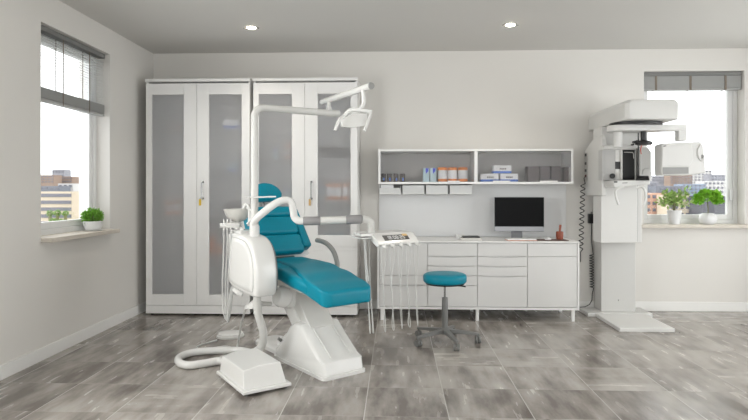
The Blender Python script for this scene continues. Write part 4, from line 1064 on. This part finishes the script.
rnd = random.Random(3)
pz = SZ + .001
X, Y = XL - .03, 5.10
t = thing('potted_plant', 'bushy green plant in a white bowl on the side window sill', 'plant', (X, Y, SZ))
build('saucer', MB().lathe((X, Y, SZ), [(.075, 0), (.088, .006), (.088, .010), (.06, .010)], 32), PLAST2, t)
build('pot', MB().lathe((X, Y, SZ + .008), [(.055, 0), (.066, .008), (.080, .045), (.084, .078), (.079, .080), (.074, .06), (.01, .058)], 32), CERAM, t)
build('soil', MB().lathe((X, Y, SZ + .066), [(.073, 0), (.073, .006), (.01, .008)], 24), SOIL, t)
build('foliage', leaves(MB(), Vector((X, Y, SZ + .125)), .088, .088, .07, 900, .016, rnd, .3), LEAF, t, smooth=False)
mb = MB()
for k in range(14):
    a = k * 2.4; r_ = .05 * math.sqrt(k / 14)
    mb.tube([(X + r_ * .6 * math.cos(a), Y + r_ * .6 * math.sin(a), SZ + .07), (X + r_ * 1.2 * math.cos(a), Y + r_ * 1.2 * math.sin(a), SZ + .16)], .0015, 5)
build('stem', mb, STEM, t)
Y = YB - .02; X = at(674.2, 215, Y).x
t = thing('potted_plant', 'leggy yellow green plant in a tapered white pot on the back window sill', 'plant', (X, Y, SZ))
build('pot', MB().lathe((X, Y, SZ), [(.050, 0), (.054, .004), (.074, .145), (.076, .152), (.071, .152), (.066, .13), (.01, .128)], 32), CERAM, t)
build('soil', MB().lathe((X, Y, SZ + .13), [(.066, 0), (.066, .008), (.01, .010)], 24), SOIL, t)
mb, fb = MB(), MB()
for k in range(17):
    a = rnd.uniform(0, 2 * math.pi); rr_ = rnd.uniform(.05, .22); h_ = rnd.uniform(.06, .26) * (1.1 - rr_ * 1.8)
    e_ = Vector((X + rr_ * math.cos(a), Y + rr_ * .55 * math.sin(a) - .02, SZ + .15 + h_))
    m1_ = Vector((X + rr_ * .35 * math.cos(a), Y + rr_ * .2 * math.sin(a), SZ + .16 + h_ * .7))
    mb.tube([(X, Y, SZ + .135), m1_, e_], .0022, 5, smooth=4)
    for q in range(3): leaves(fb, m1_.lerp(e_, .3 + q * .35), .028, .028, .02, 6, .024, rnd, .2, .1, 2.0)
leaves(fb, Vector((X, Y, SZ + .24)), .10, .07, .08, 50, .024, rnd, .2, .1, 2.0)
build('stem', mb, STEM, t); build('foliage', fb, LEAF3, t, smooth=False)
X = at(707.8, 215, Y).x
t = thing('potted_plant', 'round topped bright green plant in a squat white pot on the back window sill', 'plant', (X, Y, SZ))
build('pot', MB().lathe((X, Y, SZ), [(.05, 0), (.066, .008), (.086, .04), (.088, .07), (.074, .105), (.055, .120), (.050, .116), (.05, .10), (.01, .098)], 36), CERAM, t)
build('soil', MB().lathe((X, Y, SZ + .098), [(.049, 0), (.049, .008), (.01, .010)], 24), SOIL, t)
build('stem', MB().tube([(X, Y, SZ + .10), (X + .004, Y, SZ + .16), (X - .004, Y, SZ + .24)], .005, 8), STEM, t)
fb = MB()
for dx, dy_, dz, r_ in ((0, 0, .30, .085), (-.085, .01, .29, .07), (.085, 0, .275, .07), (-.04, -.05, .33, .06), (.05, -.05, .32, .06), (.0, .05, .33, .07), (-.10, 0, .25, .05), (.115, 0, .25, .045)):
    leaves(fb, Vector((X + dx, Y + dy_, SZ + dz)), r_ * .85, r_ * .8, r_ * .65, 230, .021, rnd, .35, .4, 1.3)
build('foliage', fb, LEAF2, t, smooth=False)

# ------------------------------------------------------------------ city outside
struct('ground', MB().box((-1200, 8, -61), (1500, 1500, -60)), mat('hazy ground', (150, 150, 146), .9, var=.2, scale=.05))
FAC = {k: mat('facade ' + k, tuple(int(v * .92) for v in c), .8, var=.08, scale=.15) for k, c in dict(beige=(214, 198, 176), grey=(156, 156, 162), pink=(206, 166, 144), brown=(150, 128, 112), pale=(208, 206, 204), slate=(120, 124, 134), blue=(142, 156, 176), dark=(84, 84, 90)).items()}  # distance haze is mixed into these facade colours
WIN = mat('distant window', (104, 104, 112), .5, var=.2, scale=.4); WIN2 = mat('distant pale window', (178, 184, 192), .4, var=.1)  # far panes lightened for the same haze
def tower(pxa, pxb, ytop, Y, dep, m, label, rows=0, cols_=0, ybot=None, strips=False, roof=None, wm_=None):
    a, b = at(pxa, 191, Y), at(pxb, 191, Y); zt = at((pxa + pxb) / 2, ytop, Y).z
    t = thing('city_building', label, 'building', ((a.x + b.x) / 2, Y + dep / 2, -60))
    build('walls', MB().box((a.x, Y, -60), (b.x, Y + dep, zt)), m, t, smooth=False)
    if roof: build('roof', MB().box((a.x - .8, Y - .8, zt), (b.x + .8, Y + dep + .8, zt + 1.2)), roof, t, smooth=False)
    wm_ = wm_ or WIN
    if rows:
        w = b.x - a.x; src = None
        zb_ = at((pxa + pxb) / 2, ybot or 224, Y).z; hh_ = (zt - zb_) / rows
        for r_ in range(rows):
            for c in range(1 if strips else cols_):
                cw = w if strips else w / cols_
                cx = a.x + cw * (c + .5); cz = zt - hh_ * (r_ + .55)
                if src is None:
                    k = .97 if strips else .55
                    src = build('window_band' if strips else 'window', MB().box((cx - cw * k / 2, Y - .3, cz - hh_ * .24), (cx + cw * k / 2, Y - .05, cz + hh_ * .24)), wm_, t, smooth=False)
                    c0 = (cx, cz)
                else:
                    o = src.copy(); col.objects.link(o); o.location = (cx - c0[0], 0, cz - c0[1])
    return t
# through the side window
tower(38, 72, 191.5, 205, 8, FAC['beige'], 'beige apartment block with long dark window bands outside the side window', 5, 1, 226, True)
tower(72, 84, 191, 216, 8, FAC['pale'], 'pale block beyond the beige apartment block', 5, 2, 226)
tower(38, 60, 186, 240, 8, FAC['slate'], 'slate flat roofed block above the beige block', 1, 4, 190.5)
tower(58, 73, 183.5, 250, 8, FAC['pale'], 'white flat roofed block above the beige block', 1, 3, 188)
tower(38, 54, 175, 330, 8, FAC['brown'], 'brown hazy block on the skyline nearest the window edge', 3, 5, 183)
tower(52, 64, 169.5, 360, 8, FAC['grey'], 'taller grey block standing highest on the skyline', 3, 4, 182)
tower(62, 72, 176.5, 342, 8, FAC['brown'], 'brown block with grey roof beside the tallest skyline block', 3, 4, 186)
tower(70, 84, 178, 400, 8, FAC['pale'], 'pale hazy block behind the potted plant side of the window', 3, 4, 188)
# through the back window
tower(640, 668, 193, 200, 30, FAC['pink'], 'pink brick apartment block low behind the tapered pot', 5, 5, 226)
tower(668, 690, 195, 190, 8, FAC['beige'], 'beige apartment block low between the two potted plants', 4, 4, 226)
tower(702, 728, 196, 180, 8, FAC['dark'], 'dark slate block behind the squat pot', 0)
tower(690, 703, 200, 212, 8, FAC['pink'], 'small pink block beside the dark slate block', 3, 3, 226)
tower(640, 658, 182, 260, 8, FAC['grey'], 'grey flat roofed block seen beside the scanner', 3, 5, 194)
tower(656, 684, 186, 250, 8, FAC['slate'], 'slate roofed long block below the sensor head', 2, 8, 194)
tower(682, 706, 184, 270, 8, FAC['blue'], 'bluish block above the dark slate block', 3, 6, 194)
tower(704, 728, 181, 280, 8, FAC['pale'], 'pale block above the round topped plant', 3, 6, 194)
tower(640, 652, 172, 350, 8, FAC['pale'], 'hazy pale block on the skyline by the scanner', 4, 4, 183)
tower(652, 672, 176, 380, 8, FAC['grey'], 'hazy grey block on the skyline behind the sensor head', 3, 6, 184)
tower(670, 692, 173, 360, 8, FAC['brown'], 'hazy brown block on the skyline behind the sensor head', 4, 6, 184)
tower(690, 712, 170, 370, 8, FAC['pale'], 'highest hazy pale block on the skyline above the plants', 5, 6, 184)
tower(711, 728, 174.5, 340, 8, FAC['grey'], 'hazy grey block on the skyline nearest the window frame', 3, 5, 184)
def tree(px, py, Y, r, label):
    p = at(px, py, Y)
    t = thing('city_tree', label, 'tree', (p.x, Y, -60), 0, 'trees outside the side window')
    build('crown', leaves(MB(), p, r, r, r * .9, 260, r * .3, rnd, .5, .2, 1.1), mat('city tree leaf', (120, 150, 84), .7, var=.3, scale=.4), t, smooth=False)
    build('trunk', MB().cyl((p.x, Y, -60), (p.x, Y, p.z), .5, seg=8), STEM, t)
tree(50, 213.5, 192, 1.12, 'green tree in front of the beige block, nearest the window edge')
tree(57.5, 213.0, 192, 1.12, 'green tree in front of the beige block, middle of three')
tree(65.5, 213.8, 192, 1.0, 'green tree in front of the beige block, nearest the pot')
tree(53, 221.5, 186, 1.1, 'lower green tree in front of the beige block near the window edge')
tree(61, 222.0, 186, 1.1, 'lower green tree in front of the beige block towards the pot')

# ------------------------------------------------------------------ light: sky, daylight at the windows, key light at the added one
w = bpy.data.worlds.new('sky'); scn.world = w; w.use_nodes = True
nt = w.node_tree; bg = nt.nodes['Background']
tc = nt.nodes.new('ShaderNodeTexCoord'); sp = nt.nodes.new('ShaderNodeSeparateXYZ'); nt.links.new(tc.outputs['Generated'], sp.inputs[0])
cr = nt.nodes.new('ShaderNodeValToRGB'); nt.links.new(sp.outputs[2], cr.inputs[0])
cr.color_ramp.elements[0].color = (.93, .95, .98, 1); cr.color_ramp.elements[1].color = (1, 1, 1, 1); cr.color_ramp.elements[1].position = .3
nt.links.new(cr.outputs[0], bg.inputs['Color']); bg.inputs['Strength'].default_value = 2.8
def area(name, loc, rot, sx, sy, e, c=(1, 1, 1), portal=False):
    ld = bpy.data.lights.new(name, 'AREA'); ld.shape = 'RECTANGLE'; ld.size = sx; ld.size_y = sy; ld.energy = e; ld.color = c
    if portal: ld.cycles.is_portal = True
    o = bpy.data.objects.new(name, ld); col.objects.link(o); o.location = loc; o.rotation_euler = rot
    return o
area('daylight_right', (XR + .22, (RW[0] + RW[1]) / 2, 1.35), (0, R(90), 0), 2.4, RW[1] - RW[0], 52, (1, .985, .96))
area('daylight_front', ((FW[0] + FW[1]) / 2, YF - .22, 1.55), (R(90), 0, 0), FW[1] - FW[0], 2.0, 34, (1, .985, .96))
area('added_key_left', (XL - .24, (LW2[0] + LW2[1]) / 2, (SZ + OZ) / 2 - .1), (0, R(-90), 0), 1.4, LW2[1] - LW2[0], 112, (1, .99, .975))  # lamp behind the added unseen window, brightens the room from the left
area('portal_left', (XL - .28, (LW[0] + LW[1]) / 2, (SZ + OZ) / 2), (0, R(-90), 0), OZ - SZ, LW[1] - LW[0], 1, portal=True)
area('portal_back', ((BW[0] + BW[1]) / 2, YB + .28, (SZ + OZ) / 2), (R(-90), 0, 0), BW[1] - BW[0], OZ - SZ, 1, portal=True)

vs = scn.view_settings
scn.display_settings.display_device = 'sRGB'
vs.view_transform = 'Standard'; vs.look = 'None'; vs.gamma = 1; vs.use_curve_mapping = False
vs.exposure = 0.08
scn.cycles.max_bounces = 12; scn.cycles.diffuse_bounces = 4; scn.cycles.transmission_bounces = 12; scn.cycles.transparent_max_bounces = 8
scn.cycles.sample_clamp_indirect = 4; scn.cycles.caustics_refractive = True
scn.cycles.use_denoising = True
